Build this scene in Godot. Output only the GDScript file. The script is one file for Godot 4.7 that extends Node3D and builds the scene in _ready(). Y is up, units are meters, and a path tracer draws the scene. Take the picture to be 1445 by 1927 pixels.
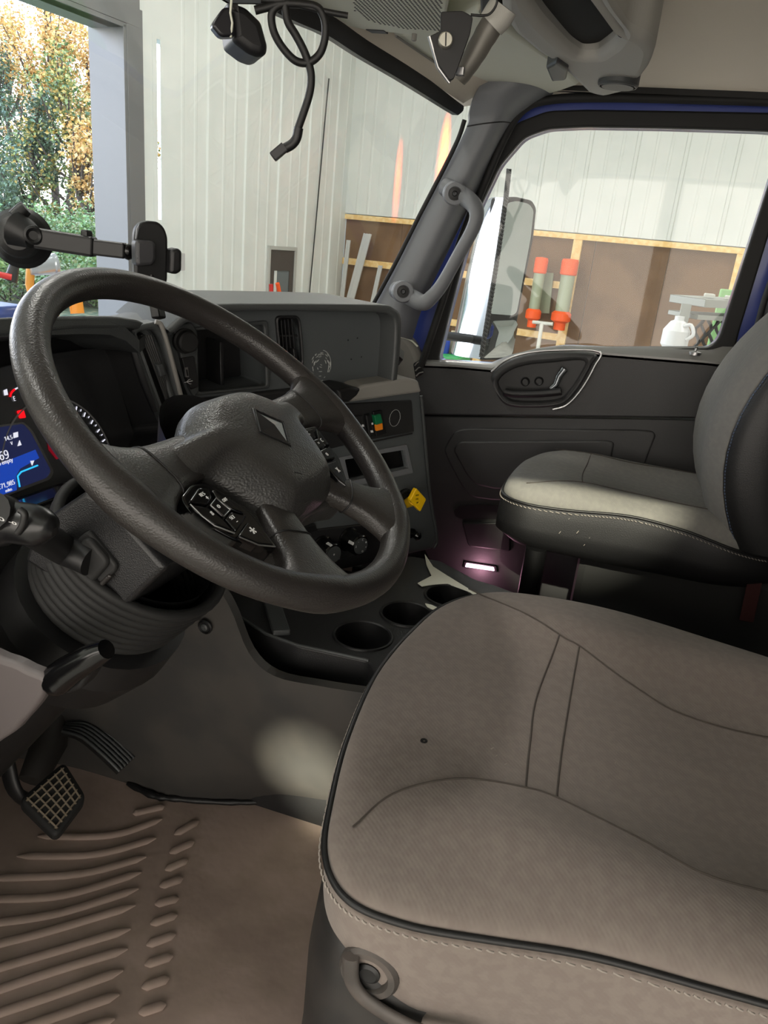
extends Node3D
# The cab of a lorry parked in a workshop, seen through the open driver's door. Metres, y up, x towards the passenger side, -z towards the bonnet.

const SHOP_FLOOR := 0.3
const CAB_FLOOR := 1.27
var mats := {}
var noise_tex := {}
var rng := RandomNumberGenerator.new()

# ------------------------------------------------------------------ naming
func numbered(called: String, parent: Node) -> String:
	if not parent.has_node(called):
		return called
	var n := 1
	while parent.has_node("%s_%03d" % [called, n]):
		n += 1
	return "%s_%03d" % [called, n]

func thing(called: String, label: String, category: String, at := Vector3.ZERO, group := "") -> Node3D:
	var o := Node3D.new()
	o.name = numbered(called, self)
	add_child(o, true)
	o.position = at
	o.set_meta("label", label)
	o.set_meta("category", category)
	if group:
		o.set_meta("group", group)
	return o

func place(called: String, m: Mesh, material: Material, parent: Node3D, label := "") -> MeshInstance3D:
	# shapes are given in scene metres; a part's offset undoes its thing's position
	var o := MeshInstance3D.new()
	o.name = numbered(called, parent)
	o.mesh = m
	o.material_override = material
	parent.add_child(o, true)
	if parent != self and parent.get_parent() == self and not parent is MeshInstance3D:
		o.position = -parent.position
	if label:
		o.set_meta("label", label)
	return o

func part(called: String, st: SurfaceTool, material: Material, parent: Node3D, label := "") -> MeshInstance3D:
	return place(called, done(st), material, parent, label)

func struct(called: String, st: SurfaceTool, material: Material, label := "") -> MeshInstance3D:
	var o := part(called, st, material, self, label)
	o.set_meta("kind", "structure")
	return o

func tag(o: Node3D, label: String, category: String, group := "") -> void:
	o.set_meta("label", label)
	o.set_meta("category", category)
	if group:
		o.set_meta("group", group)

func stuff(o: Node3D) -> Node3D:
	o.set_meta("kind", "stuff")
	return o

# ------------------------------------------------------------------ mesh helpers
func S() -> SurfaceTool:
	var st := SurfaceTool.new()
	st.begin(Mesh.PRIMITIVE_TRIANGLES)
	return st

func done(st: SurfaceTool) -> ArrayMesh:
	st.generate_normals()
	st.index()
	return st.commit()

func P2(a: Array) -> PackedVector2Array:
	var r := PackedVector2Array()
	for i in range(0, a.size(), 2):
		r.append(Vector2(a[i], a[i + 1]))
	return r

func P3(a: Array) -> PackedVector3Array:
	var r := PackedVector3Array()
	for i in range(0, a.size(), 3):
		r.append(Vector3(a[i], a[i + 1], a[i + 2]))
	return r

func V(a: Array) -> Vector3:
	return Vector3(a[0], a[1], a[2])

func quad(st: SurfaceTool, a: Vector3, b: Vector3, c: Vector3, d: Vector3) -> void:
	st.add_vertex(a); st.add_vertex(b); st.add_vertex(c)
	st.add_vertex(a); st.add_vertex(c); st.add_vertex(d)

func ccw(p: PackedVector2Array) -> PackedVector2Array:
	if Geometry2D.is_polygon_clockwise(p) :
		var q := p.duplicate()
		q.reverse()
		return q
	return p

func clean(p: PackedVector2Array) -> PackedVector2Array:
	var r := PackedVector2Array()
	for i in p.size():
		if r.is_empty() or r[r.size() - 1].distance_to(p[i]) > 0.0004:
			r.append(p[i])
	while r.size() > 3 and r[0].distance_to(r[r.size() - 1]) < 0.0004:
		r.remove_at(r.size() - 1)
	return r

func inset(p: PackedVector2Array, b: float) -> PackedVector2Array:
	# moves every edge of a counter-clockwise outline inwards by b
	var r := PackedVector2Array()
	var n := p.size()
	for i in n:
		var e1 := (p[i] - p[(i + n - 1) % n]).normalized()
		var e2 := (p[(i + 1) % n] - p[i]).normalized()
		var n1 := Vector2(-e1.y, e1.x)
		var n2 := Vector2(-e2.y, e2.x)
		r.append(p[i] + (n1 + n2) / maxf(0.35, 1.0 + n1.dot(n2)) * b)
	return r

func rnd(p: PackedVector2Array, radius: float, seg := 5) -> PackedVector2Array:
	# rounds the corners of an outline
	var r := PackedVector2Array()
	var n := p.size()
	for i in n:
		var a := p[(i + n - 1) % n]
		var b := p[i]
		var c := p[(i + 1) % n]
		var k := minf(radius, 0.45 * minf(a.distance_to(b), b.distance_to(c)))
		var s := b + (a - b).normalized() * k
		var e := b + (c - b).normalized() * k
		for j in seg + 1:
			var t := float(j) / seg
			r.append(s.lerp(b, t).lerp(b.lerp(e, t), t))
	return r

func smooth2(p: PackedVector2Array, k := 6) -> PackedVector2Array:
	# closed Catmull-Rom curve through the points
	var r := PackedVector2Array()
	var n := p.size()
	for i in n:
		for j in k:
			r.append(p[i].cubic_interpolate(p[(i + 1) % n], p[(i + n - 1) % n], p[(i + 2) % n], float(j) / k))
	return r

func smooth3(p: PackedVector3Array, k := 6, closed := false) -> PackedVector3Array:
	var r := PackedVector3Array()
	var n := p.size()
	for i in (n if closed else n - 1):
		var a := p[(i + n - 1) % n] if closed or i > 0 else p[i] * 2.0 - p[i + 1]
		var d := p[(i + 2) % n] if closed or i + 2 < n else p[i + 1] * 2.0 - p[i]
		for j in k:
			r.append(p[i].cubic_interpolate(p[(i + 1) % n], a, d, float(j) / k))
	if not closed:
		r.append(p[n - 1])
	return r

func fill(st: SurfaceTool, p: PackedVector2Array, xf: Transform3D, w: float) -> void:
	var t := Geometry2D.triangulate_polygon(p)
	if t.is_empty() and p.size() > 4:
		# an inset that crosses itself: cleaned, then filled piece by piece
		for q: PackedVector2Array in Geometry2D.offset_polygon(p, 0.0002):
			if not Geometry2D.is_polygon_clockwise(q) and not Geometry2D.triangulate_polygon(q).is_empty():
				fill(st, q, xf, w)
		return
	for i in range(0, t.size(), 3):
		var a := p[t[i]]
		var b := p[t[i + 1]]
		var c := p[t[i + 2]]
		if (b - a).cross(c - a) > 0.0:
			var s := b
			b = c
			c = s
		for q: Vector2 in [a, b, c]:
			st.add_vertex(xf * Vector3(q.x, q.y, w))

func plate(st: SurfaceTool, outline: PackedVector2Array, xf: Transform3D, back: float, front: float, bevel := 0.0, holes: Array = [], close_back := false) -> void:
	# a slab in the frame xf: an outline with holes, from w = back to w = front, its front edges rounded by bevel
	var p := ccw(clean(outline))
	var rings := [p]
	for h: PackedVector2Array in holes:
		var q := ccw(clean(h))
		q.reverse()
		rings.append(q)
	var fronts := []
	var steps := 3 if bevel > 0.0015 else 1
	st.set_smooth_group(-1)
	for k in rings.size():
		var r: PackedVector2Array = rings[k]
		var n := r.size()
		var prev := r
		var prev_w := front - bevel
		st.set_smooth_group(-1)
		for i in n:
			var a := r[i]
			var b := r[(i + 1) % n]
			quad(st, xf * Vector3(a.x, a.y, back), xf * Vector3(a.x, a.y, prev_w), xf * Vector3(b.x, b.y, prev_w), xf * Vector3(b.x, b.y, back))
		if bevel > 0.0:
			st.set_smooth_group(1)
			for s in steps:
				var ang := PI / 2 * (s + 1) / steps
				var nr := inset(r, bevel * (1.0 - cos(ang)))
				var nw := front - bevel + bevel * sin(ang)
				for i in n:
					var j := (i + 1) % n
					quad(st, xf * Vector3(prev[i].x, prev[i].y, prev_w), xf * Vector3(nr[i].x, nr[i].y, nw), xf * Vector3(nr[j].x, nr[j].y, nw), xf * Vector3(prev[j].x, prev[j].y, prev_w))
				prev = nr
				prev_w = nw
			st.set_smooth_group(-1)
		fronts.append(prev)
	for w: float in ([front, back] if close_back else [front]):
		for piece: PackedVector2Array in pieces(fronts):
			fill(st, piece, xf, w)

func pieces(rings: Array) -> Array:
	# an outline with holes, cut through each hole into plain outlines
	var out := [rings[0]]
	for k in range(1, rings.size()):
		var h: PackedVector2Array = rings[k].duplicate()
		h.reverse()
		var mid := Vector2.ZERO
		for q in h:
			mid += q / h.size()
		var next := []
		for o: PackedVector2Array in out:
			if Geometry2D.intersect_polygons(o, h).is_empty():
				next.append(o)
				continue
			for side: float in [-50.0, 50.0]:
				var half := PackedVector2Array([Vector2(mid.x, -60), Vector2(mid.x + side, -60), Vector2(mid.x + side, 60), Vector2(mid.x, 60)])
				for a: PackedVector2Array in Geometry2D.intersect_polygons(o, half):
					for b: PackedVector2Array in Geometry2D.clip_polygons(a, h):
						next.append(b)
		out = next
	return out

func loft(st: SurfaceTool, rings: Array, cap_a := false, cap_b := false, closed := true, group := 1) -> void:
	st.set_smooth_group(group)
	for k in rings.size() - 1:
		var a: PackedVector3Array = rings[k]
		var b: PackedVector3Array = rings[k + 1]
		var n := a.size()
		for i in (n if closed else n - 1):
			var j := (i + 1) % n
			quad(st, a[i], b[i], b[j], a[j])
	for cap: bool in [false, true]:
		if (cap_b if cap else cap_a):
			var r: PackedVector3Array = rings[rings.size() - 1] if cap else rings[0]
			var mid := Vector3.ZERO
			for q in r:
				mid += q / r.size()
			st.set_smooth_group(-1)
			for i in r.size():
				var j := (i + 1) % r.size()
				st.add_vertex(mid)
				st.add_vertex(r[i] if not cap else r[j])
				st.add_vertex(r[j] if not cap else r[i])

func tube(st: SurfaceTool, path: PackedVector3Array, radius: Variant, sides := 10, closed := false, flatten := Vector3.ZERO, squash := 1.0) -> void:
	# a swept round bar; radius is one number or one for each point; squash thins it along the direction flatten
	var rings := []
	var n := path.size()
	var up := Vector3.ZERO
	for i in n:
		var t := (path[(i + 1) % n] - path[(i + n - 1) % n]) if closed else (path[mini(i + 1, n - 1)] - path[maxi(i - 1, 0)])
		t = t.normalized()
		if up == Vector3.ZERO:
			up = t.cross(Vector3.UP if absf(t.y) < 0.9 else Vector3.RIGHT).normalized()
		up = (up - t * up.dot(t)).normalized()
		var side := t.cross(up)
		var r: float = radius[i] if radius is Array or radius is PackedFloat32Array else radius
		var ring := PackedVector3Array()
		for k in sides:
			var a := TAU * k / sides
			var d := (up * cos(a) + side * sin(a)) * r
			if flatten != Vector3.ZERO:
				d -= flatten * flatten.dot(d) * (1.0 - squash)
			ring.append(path[i] + d)
		rings.append(ring)
	if closed:
		rings.append(rings[0])
	loft(st, rings, not closed, not closed)

func lathe(st: SurfaceTool, profile: Array, xf: Transform3D, sides := 24) -> void:
	# profile: pairs of radius and height along the frame's w axis
	for k in range(0, profile.size() - 2, 2):
		st.set_smooth_group(2 + k)
		for i in sides:
			var a := TAU * i / sides
			var b := TAU * (i + 1) / sides
			var q := []
			for e: Array in [[k, a], [k + 2, a], [k + 2, b], [k, b]]:
				var r: float = profile[e[0]]
				q.append(xf * Vector3(cos(e[1]) * r, sin(e[1]) * r, profile[e[0] + 1]))
			quad(st, q[0], q[1], q[2], q[3])

func rim(st: SurfaceTool, xf: Transform3D, r: float, low: float, high: float, round := 0.002, sides := 24) -> void:
	# a short round button or knob with an eased edge
	lathe(st, [r, low, r, high - round, r - 0.3 * round, high - 0.3 * round, r - round, high, 0.0, high], xf, sides)

func disc(r: float, at := Vector2.ZERO, n := 24, ry := -1.0) -> PackedVector2Array:
	var p := PackedVector2Array()
	for i in n:
		p.append(at + Vector2(cos(TAU * i / n) * r, sin(TAU * i / n) * (r if ry < 0.0 else ry)))
	return p

func box2(x0: float, y0: float, x1: float, y1: float) -> PackedVector2Array:
	return PackedVector2Array([Vector2(x0, y0), Vector2(x1, y0), Vector2(x1, y1), Vector2(x0, y1)])

func block(st: SurfaceTool, a: Vector3, b: Vector3, bevel := 0.004) -> void:
	# an upright box between two corners with eased edges
	var xf := Transform3D(Basis(Vector3.RIGHT, Vector3(0, 0, -1), Vector3.UP), Vector3.ZERO)
	var lo := a.min(b)
	var hi := a.max(b)
	var p := rnd(box2(lo.x, -hi.z, hi.x, -lo.z), bevel, 2)
	plate(st, p, xf, lo.y, hi.y, minf(bevel, (hi.y - lo.y) * 0.4), [], true)

func beam(st: SurfaceTool, a: Vector3, b: Vector3, wide: float, deep: float, up := Vector3.UP, bevel := 0.002) -> void:
	# a straight bar of rectangular section from a to b
	var t := (b - a).normalized()
	var s := t.cross(up).normalized()
	var xf := Transform3D(Basis(s, s.cross(t) * -1.0, t), a)
	if xf.basis.determinant() < 0.0:
		xf.basis.y = -xf.basis.y
	plate(st, rnd(box2(-wide / 2, -deep / 2, wide / 2, deep / 2), bevel, 2), xf, 0.0, a.distance_to(b), bevel, [], true)

func sheet(st: SurfaceTool, rows: Array, thick: Vector3, group := 1) -> void:
	# an open surface given by rows of points, with a second side set off by thick and closed edges
	loft(st, rows, false, false, false, group)
	var under := []
	for r: PackedVector3Array in rows:
		var q := PackedVector3Array()
		for p in r:
			q.append(p + thick)
		q.reverse()
		under.append(q)
	loft(st, under, false, false, false, group + 1)
	st.set_smooth_group(-1)
	var m := rows.size() - 1
	for k in m:
		for e: int in [0, rows[0].size() - 1]:
			quad(st, rows[k][e], rows[k][e] + thick, rows[k + 1][e] + thick, rows[k + 1][e])
	for e: int in [0, m]:
		for i in rows[e].size() - 1:
			quad(st, rows[e][i], rows[e][i] + thick, rows[e][i + 1] + thick, rows[e][i + 1])

func text(called: String, words: String, xf: Transform3D, height: float, material: Material, parent: Node3D, bold := false) -> MeshInstance3D:
	var t := TextMesh.new()
	var f := SystemFont.new()
	f.font_names = PackedStringArray(["Droid Sans"])
	if bold:
		f.font_weight = 700
	t.font = f
	t.text = words
	t.font_size = 32
	t.pixel_size = height / 32.0
	t.depth = 0.0006
	var o := place(called, t, material, parent)
	o.transform = Transform3D(Basis(), o.position) * xf
	return o

func at_frame(xf: Transform3D, a: Array, w := 0.0) -> Transform3D:
	return Transform3D(xf.basis, xf * Vector3(a[0], a[1], w))

# ------------------------------------------------------------------ materials
func noise(kind: String, freq: float, octaves := 3, seed_number := 1, normal := false, bump := 4.0, size := 512) -> NoiseTexture2D:
	var key := "%s %f %d %d %s %f" % [kind, freq, octaves, seed_number, normal, bump]
	if noise_tex.has(key):
		return noise_tex[key]
	var n := FastNoiseLite.new()
	n.noise_type = FastNoiseLite.TYPE_CELLULAR if kind == "cell" else FastNoiseLite.TYPE_SIMPLEX_SMOOTH
	n.seed = seed_number
	n.frequency = freq
	n.fractal_octaves = octaves
	if kind == "cell":
		n.fractal_type = FastNoiseLite.FRACTAL_NONE
	var t := NoiseTexture2D.new()
	t.width = size
	t.height = size
	t.seamless = true
	t.noise = n
	t.as_normal_map = normal
	t.bump_strength = bump
	noise_tex[key] = t
	return t

func tones(a: Color, b: Color, freq: float, octaves := 4, seed_number := 3, c: Variant = null, low := 0.35, high := 0.68) -> NoiseTexture2D:
	# mottled colour: a in the troughs of a noise, b on its crests
	var t: NoiseTexture2D = noise("simplex", freq, octaves, seed_number).duplicate()
	var g := Gradient.new()
	g.set_color(0, a)
	g.set_color(1, b)
	g.set_offset(0, low)
	g.set_offset(1, high)
	if c is Color:
		g.add_point(0.5 * (low + high), c)
	t.color_ramp = g
	return t

func plain(called: String, c: Color, rough := 0.6, metal := 0.0, spec := 0.5) -> StandardMaterial3D:
	if mats.has(called):
		return mats[called]
	var m := StandardMaterial3D.new()
	m.resource_name = called
	m.albedo_color = c
	m.roughness = rough
	m.metallic = metal
	m.metallic_specular = spec
	mats[called] = m
	return m

func grained(called: String, c: Color, rough: float, scale_in: float, relief: float, kind := "cell", freq := 0.09) -> StandardMaterial3D:
	if mats.has(called):
		return mats[called]
	var scale := scale_in * 1.7
	var m := plain(called, c, rough)
	m.uv1_triplanar = true
	m.uv1_world_triplanar = true
	m.uv1_scale = Vector3.ONE * scale
	m.heightmap_enabled = true
	m.heightmap_texture = noise(kind, freq, 2, 5)
	m.heightmap_scale = relief
	return m

func mottled(called: String, a: Color, b: Color, rough: float, scale: float, freq := 0.02, seed_number := 3, mid: Variant = null) -> StandardMaterial3D:
	if mats.has(called):
		return mats[called]
	var m := plain(called, Color.WHITE, rough)
	m.albedo_texture = tones(a, b, freq, 5, seed_number, mid)
	m.uv1_triplanar = true
	m.uv1_world_triplanar = true
	m.uv1_scale = Vector3.ONE * scale
	return m

func glow(called: String, c: Color, energy: float) -> StandardMaterial3D:
	if mats.has(called):
		return mats[called]
	var m := plain(called, Color.BLACK, 0.5)
	m.emission_enabled = true
	m.emission = c
	m.emission_energy_multiplier = energy
	return m

func pane(called: String, c: Color, alpha: float, rough := 0.02) -> StandardMaterial3D:
	if mats.has(called):
		return mats[called]
	var m := plain(called, Color(c, alpha), rough)
	m.transparency = BaseMaterial3D.TRANSPARENCY_ALPHA
	return m

func _ready() -> void:
	# camera
	var cam := Camera3D.new()
	cam.name = "camera"
	cam.fov = 69.06
	cam.near = 0.02
	cam.far = 400.0
	cam.transform = Transform3D(Basis(Vector3(0.30683, 0.09325, 0.94719), Vector3(0.29912, 0.93531, -0.18898), Vector3(-0.90354, 0.34131, 0.25909)), Vector3(0, 2.32, 0))
	add_child(cam)
	cam.current = true
	# sky: bright hazy evening
	var sky_m := ProceduralSkyMaterial.new()
	sky_m.sky_top_color = Color(0.62, 0.74, 0.9)
	sky_m.sky_horizon_color = Color(0.97, 0.95, 0.92)
	sky_m.sky_curve = 0.2
	sky_m.ground_bottom_color = Color(0.35, 0.33, 0.3)
	sky_m.ground_horizon_color = Color(0.6, 0.57, 0.52)
	sky_m.sky_energy_multiplier = 1.9
	var sky := Sky.new()
	sky.sky_material = sky_m
	var env := Environment.new()
	env.background_mode = Environment.BG_SKY
	env.sky = sky
	env.tonemap_mode = Environment.TONE_MAPPER_LINEAR
	env.tonemap_exposure = 2.3
	env.sdfgi_enabled = true
	env.ssao_enabled = true
	env.ssil_enabled = true
	var we := WorldEnvironment.new()
	we.name = "environment"
	we.environment = env
	add_child(we)
	rng.seed = 7
	materials()
	workshop()
	workshop_lamps()
	outdoors()
	workshop_things()
	cab_shell()
	overhead()
	passenger_door()
	mirror()
	dashboard()
	column_and_wheel()
	tunnel_and_floor()
	seats()
	phone_holder()

func materials() -> void:
	grained("dash", Color(0.25, 0.26, 0.262), 0.42, 9.0, 0.03)
	grained("panel grey", Color(0.30, 0.315, 0.32), 0.42, 9.0, 0.03)
	grained("dash dark", Color(0.128, 0.128, 0.132), 0.42, 9.0, 0.03)
	grained("door plastic", Color(0.205, 0.205, 0.207), 0.5, 9.0, 0.03)
	grained("pillar plastic", Color(0.42, 0.43, 0.445), 0.5, 9.0, 0.02)
	grained("wheel skin", Color(0.16, 0.15, 0.145), 0.36, 7.0, 0.035)
	grained("hub skin", Color(0.19, 0.187, 0.183), 0.38, 6.0, 0.06)
	grained("light plastic", Color(0.84, 0.85, 0.79), 0.6, 9.0, 0.02)
	grained("grey plastic", Color(0.52, 0.51, 0.49), 0.6, 9.0, 0.02)
	grained("vinyl", Color(0.09, 0.09, 0.095), 0.5, 6.0, 0.03)
	grained("overhead grey", Color(0.66, 0.655, 0.63), 0.6, 9.0, 0.02)
	grained("header grey", Color(0.8, 0.77, 0.71), 0.8, 9.0, 0.02)
	plain("sill lit grey", Color(0.5, 0.5, 0.49), 0.3)  # paler than the door plastic: window light put into the colour
	plain("black", Color(0.06, 0.06, 0.065), 0.5)
	plain("gloss black", Color(0.04, 0.04, 0.045), 0.16)
	plain("rubber", Color(0.082, 0.082, 0.082), 0.7)
	plain("chrome", Color(0.9, 0.9, 0.92), 0.12, 1.0)
	plain("steel", Color(0.7, 0.7, 0.7), 0.35, 1.0)
	plain("blue paint", Color(0.035, 0.17, 0.5), 0.22).clearcoat_enabled = true
	plain("white paint", Color(0.85, 0.86, 0.82), 0.5)
	plain("white print", Color(0.85, 0.85, 0.85), 0.5)
	plain("yellow", Color(0.98, 0.78, 0.05), 0.4)
	plain("orange", Color(0.98, 0.36, 0.05), 0.5)
	plain("paper", Color(0.9, 0.9, 0.84), 0.8)
	mottled("pine", Color(0.93, 0.78, 0.5), Color(0.97, 0.86, 0.62), 0.7, 0.7)
	mottled("plywood", Color(0.4, 0.295, 0.185), Color(0.47, 0.355, 0.235), 0.75, 0.25, 0.006)
	mottled("concrete", Color(0.68, 0.67, 0.65), Color(0.76, 0.75, 0.72), 0.7, 0.3)

# ------------------------------------------------------------------ the workshop
func ribbed(st: SurfaceTool, xf: Transform3D, u0: float, u1: float, v0: float, v1: float, pitch: float) -> void:
	# corrugated steel liner: a broad rib and two low beads in every panel of the given pitch
	var prof := [0.0, 0.0, 0.30, 0.0, 0.32, 0.009, 0.36, 0.009, 0.38, 0.0, 0.60, 0.0, 0.62, 0.009, 0.66, 0.009, 0.68, 0.0, 0.90, 0.0, 0.92, 0.026, 0.98, 0.026, 1.0, 0.0]
	var low := PackedVector3Array()
	var high := PackedVector3Array()
	var n := int(ceil((u1 - u0) / pitch))
	for k in n:
		for i in range(0, prof.size() - 2, 2):
			var u: float = u0 + (k + prof[i]) * pitch
			if u > u1:
				break
			low.append(xf * Vector3(u, v0, prof[i + 1]))
			high.append(xf * Vector3(u, v1, prof[i + 1]))
	low.append(xf * Vector3(u1, v0, 0))
	high.append(xf * Vector3(u1, v1, 0))
	st.set_smooth_group(-1)
	for i in low.size() - 1:
		quad(st, low[i], high[i], high[i + 1], low[i + 1])

func wall_slab(xf: Transform3D, outline: PackedVector2Array, holes: Array, st: SurfaceTool) -> void:
	plate(st, outline, xf, -0.2, -0.002, 0.0, holes, true)

const DOOR_L := 0.6
const DOOR_R := 7.87
const DOOR_H := 4.42
const ROOF := 6.6

func workshop() -> void:
	var fw := Transform3D(Vector3(0.9903, 0.0000, 0.1392), Vector3(0.0000, 1.0000, 0.0000), Vector3(-0.1392, 0.0000, 0.9903), Vector3(1.0493, -0.0000, -7.4662))
	var rw := Transform3D(Vector3(-0.1392, 0.0000, 0.9903), Vector3(0.0000, 1.0000, 0.0000), Vector3(-0.9903, 0.0000, -0.1392), Vector3(13.5444, 0.0000, 1.9035))
	var white := mottled("liner white", Color(0.855, 0.88, 0.865), Color(0.875, 0.895, 0.88), 0.5, 0.15)
	# floor and ceiling
	var st := S()
	block(st, Vector3(-11, SHOP_FLOOR - 0.25, -9.5), Vector3(16, SHOP_FLOOR, 15), 0.0)
	struct("floor", st, mats["concrete"])
	st = S()
	block(st, Vector3(-11, ROOF, -10.5), Vector3(16, ROOF + 0.2, 15), 0.0)
	struct("ceiling", st, white)
	# front wall with the vehicle door, the slot beside its track and a small door
	st = S()
	wall_slab(fw, box2(-12.0, SHOP_FLOOR, 13.72, ROOF), [box2(DOOR_L, SHOP_FLOOR + 0.001, DOOR_R, DOOR_H), box2(8.36, 2.3, 8.9, 4.44)], st)
	struct("wall_front", st, white)
	var along := 8.62
	while along < 13.6:
		st = S()
		ribbed(st, fw, along, minf(along + 0.915, 13.70), SHOP_FLOOR, ROOF, 0.915)
		part("liner_panel", st, white, get_node("wall_front"))
		along += 0.915
	st = S()
	ribbed(st, fw, -12.0, 0.3, SHOP_FLOOR, ROOF, 0.915)
	stuff(part("far_liner", st, white, get_node("wall_front")))
	# right wall: liner above, timber framing and plywood below
	st = S()
	plate(st, box2(-7.7, SHOP_FLOOR, 13, ROOF), rw, -0.2, -0.1, 0.0, [], true)
	struct("wall_right", st, white)
	along = -7.55
	while along < 12.9:
		st = S()
		ribbed(st, rw, along, minf(along + 0.76, 13.0), 2.75, ROOF, 0.76)
		part("liner_panel", st, white, get_node("wall_right"))
		along += 0.76
	st = S()
	var k := -7.55
	var n := 0
	while k < 12.0:
		st = S()
		plate(st, box2(k + 0.004, SHOP_FLOOR + 0.01, k + 1.216, 2.74), rw, -0.1, -0.075 + 0.004 * (n % 2), 0.002)
		part("plywood_sheet", st, mats["plywood"], get_node("wall_right"))
		k += 1.22
		n += 1
	for r: Array in [[2.69, 0.02], [1.87, 0.0], [0.98, 0.0]]:
		k = -7.55
		st = S()
		plate(st, box2(-7.55, r[0] - 0.045, -0.48 if r[0] < 2.5 else 13.0, r[0] + 0.045) if r[0] > 2.5 else box2(-7.55, r[0] - 0.06, -3.02, r[0] + 0.06), rw, -0.09, r[1] - 0.01, 0.004)
		part("rail", st, mats["pine"], get_node("wall_right"))
	for u: float in [-5.4, -4.5, -2.97, -0.36, 2.1, 4.6]:
		st = S()
		plate(st, box2(u - 0.075, SHOP_FLOOR, u + 0.075, 2.645), rw, -0.09, 0.0, 0.004)
		part("post", st, mats["pine"], get_node("wall_right"))
	# the two walls behind the camera
	st = S()
	block(st, Vector3(-5.7, SHOP_FLOOR, -10.5), Vector3(-5.5, ROOF, 15), 0.0)
	struct("wall_left", st, white)
	st = S()
	block(st, Vector3(-11, SHOP_FLOOR, 14.8), Vector3(16, ROOF, 15), 0.0)
	struct("wall_back", st, white)
	# lining of the vehicle door
	var trim := plain("galvanised trim", Color(0.46, 0.465, 0.47), 0.4, 0.3)
	st = S()
	plate(st, box2(DOOR_R - 0.02, SHOP_FLOOR, DOOR_R + 0.03, DOOR_H + 0.03), fw, -0.55, 0.02, 0.004, [], true)
	plate(st, box2(DOOR_R + 0.03, SHOP_FLOOR, DOOR_R + 0.30, DOOR_H + 0.25), fw, -0.02, 0.025, 0.004)
	struct("trim_1", st, trim)
	st = S()
	plate(st, box2(DOOR_L, DOOR_H, DOOR_R + 0.03, DOOR_H + 0.05), fw, -0.5, 0.02, 0.004, [], true)
	plate(st, box2(DOOR_L, DOOR_H + 0.05, DOOR_R + 0.25, DOOR_H + 0.42), fw, -0.02, 0.03, 0.004)
	struct("trim_2", st, trim)
	# thin cover strips beside the door track leave a slot open to the daylight
	for c: Array in [[8.36, 8.44], [8.508, 8.63]]:
		st = S()
		plate(st, box2(c[0], 2.26, c[1], 4.48), fw, -0.008, 0.004, 0.002)
		part("cover_strip", st, white, get_node("wall_front"))
	# small door
	st = S()
	var sd := P2([11.064,2.017,11.889,2.036,11.952,0.818,11.112,0.875])
	plate(st, box2(11.05, SHOP_FLOOR, 11.93, 2.06), fw, 0.0, 0.05, 0.004, [box2(11.11, SHOP_FLOOR + 0.02, 11.87, 2.0)])
	var d := struct("door_2", st, plain("door casing", Color(0.7, 0.71, 0.69), 0.5))
	st = S()
	plate(st, box2(11.11, SHOP_FLOOR + 0.02, 11.87, 2.0), fw, 0.0, 0.03, 0.004, [box2(11.25, 1.0, 11.74, 1.66)])
	part("door_leaf", st, plain("brown door", Color(0.27, 0.25, 0.24), 0.5), d)
	st = S()
	plate(st, box2(11.25, 1.0, 11.74, 1.66), fw, 0.0, 0.012)
	part("window_pane", st, plain("dim glass", Color(0.42, 0.46, 0.47), 0.1), d)

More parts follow.
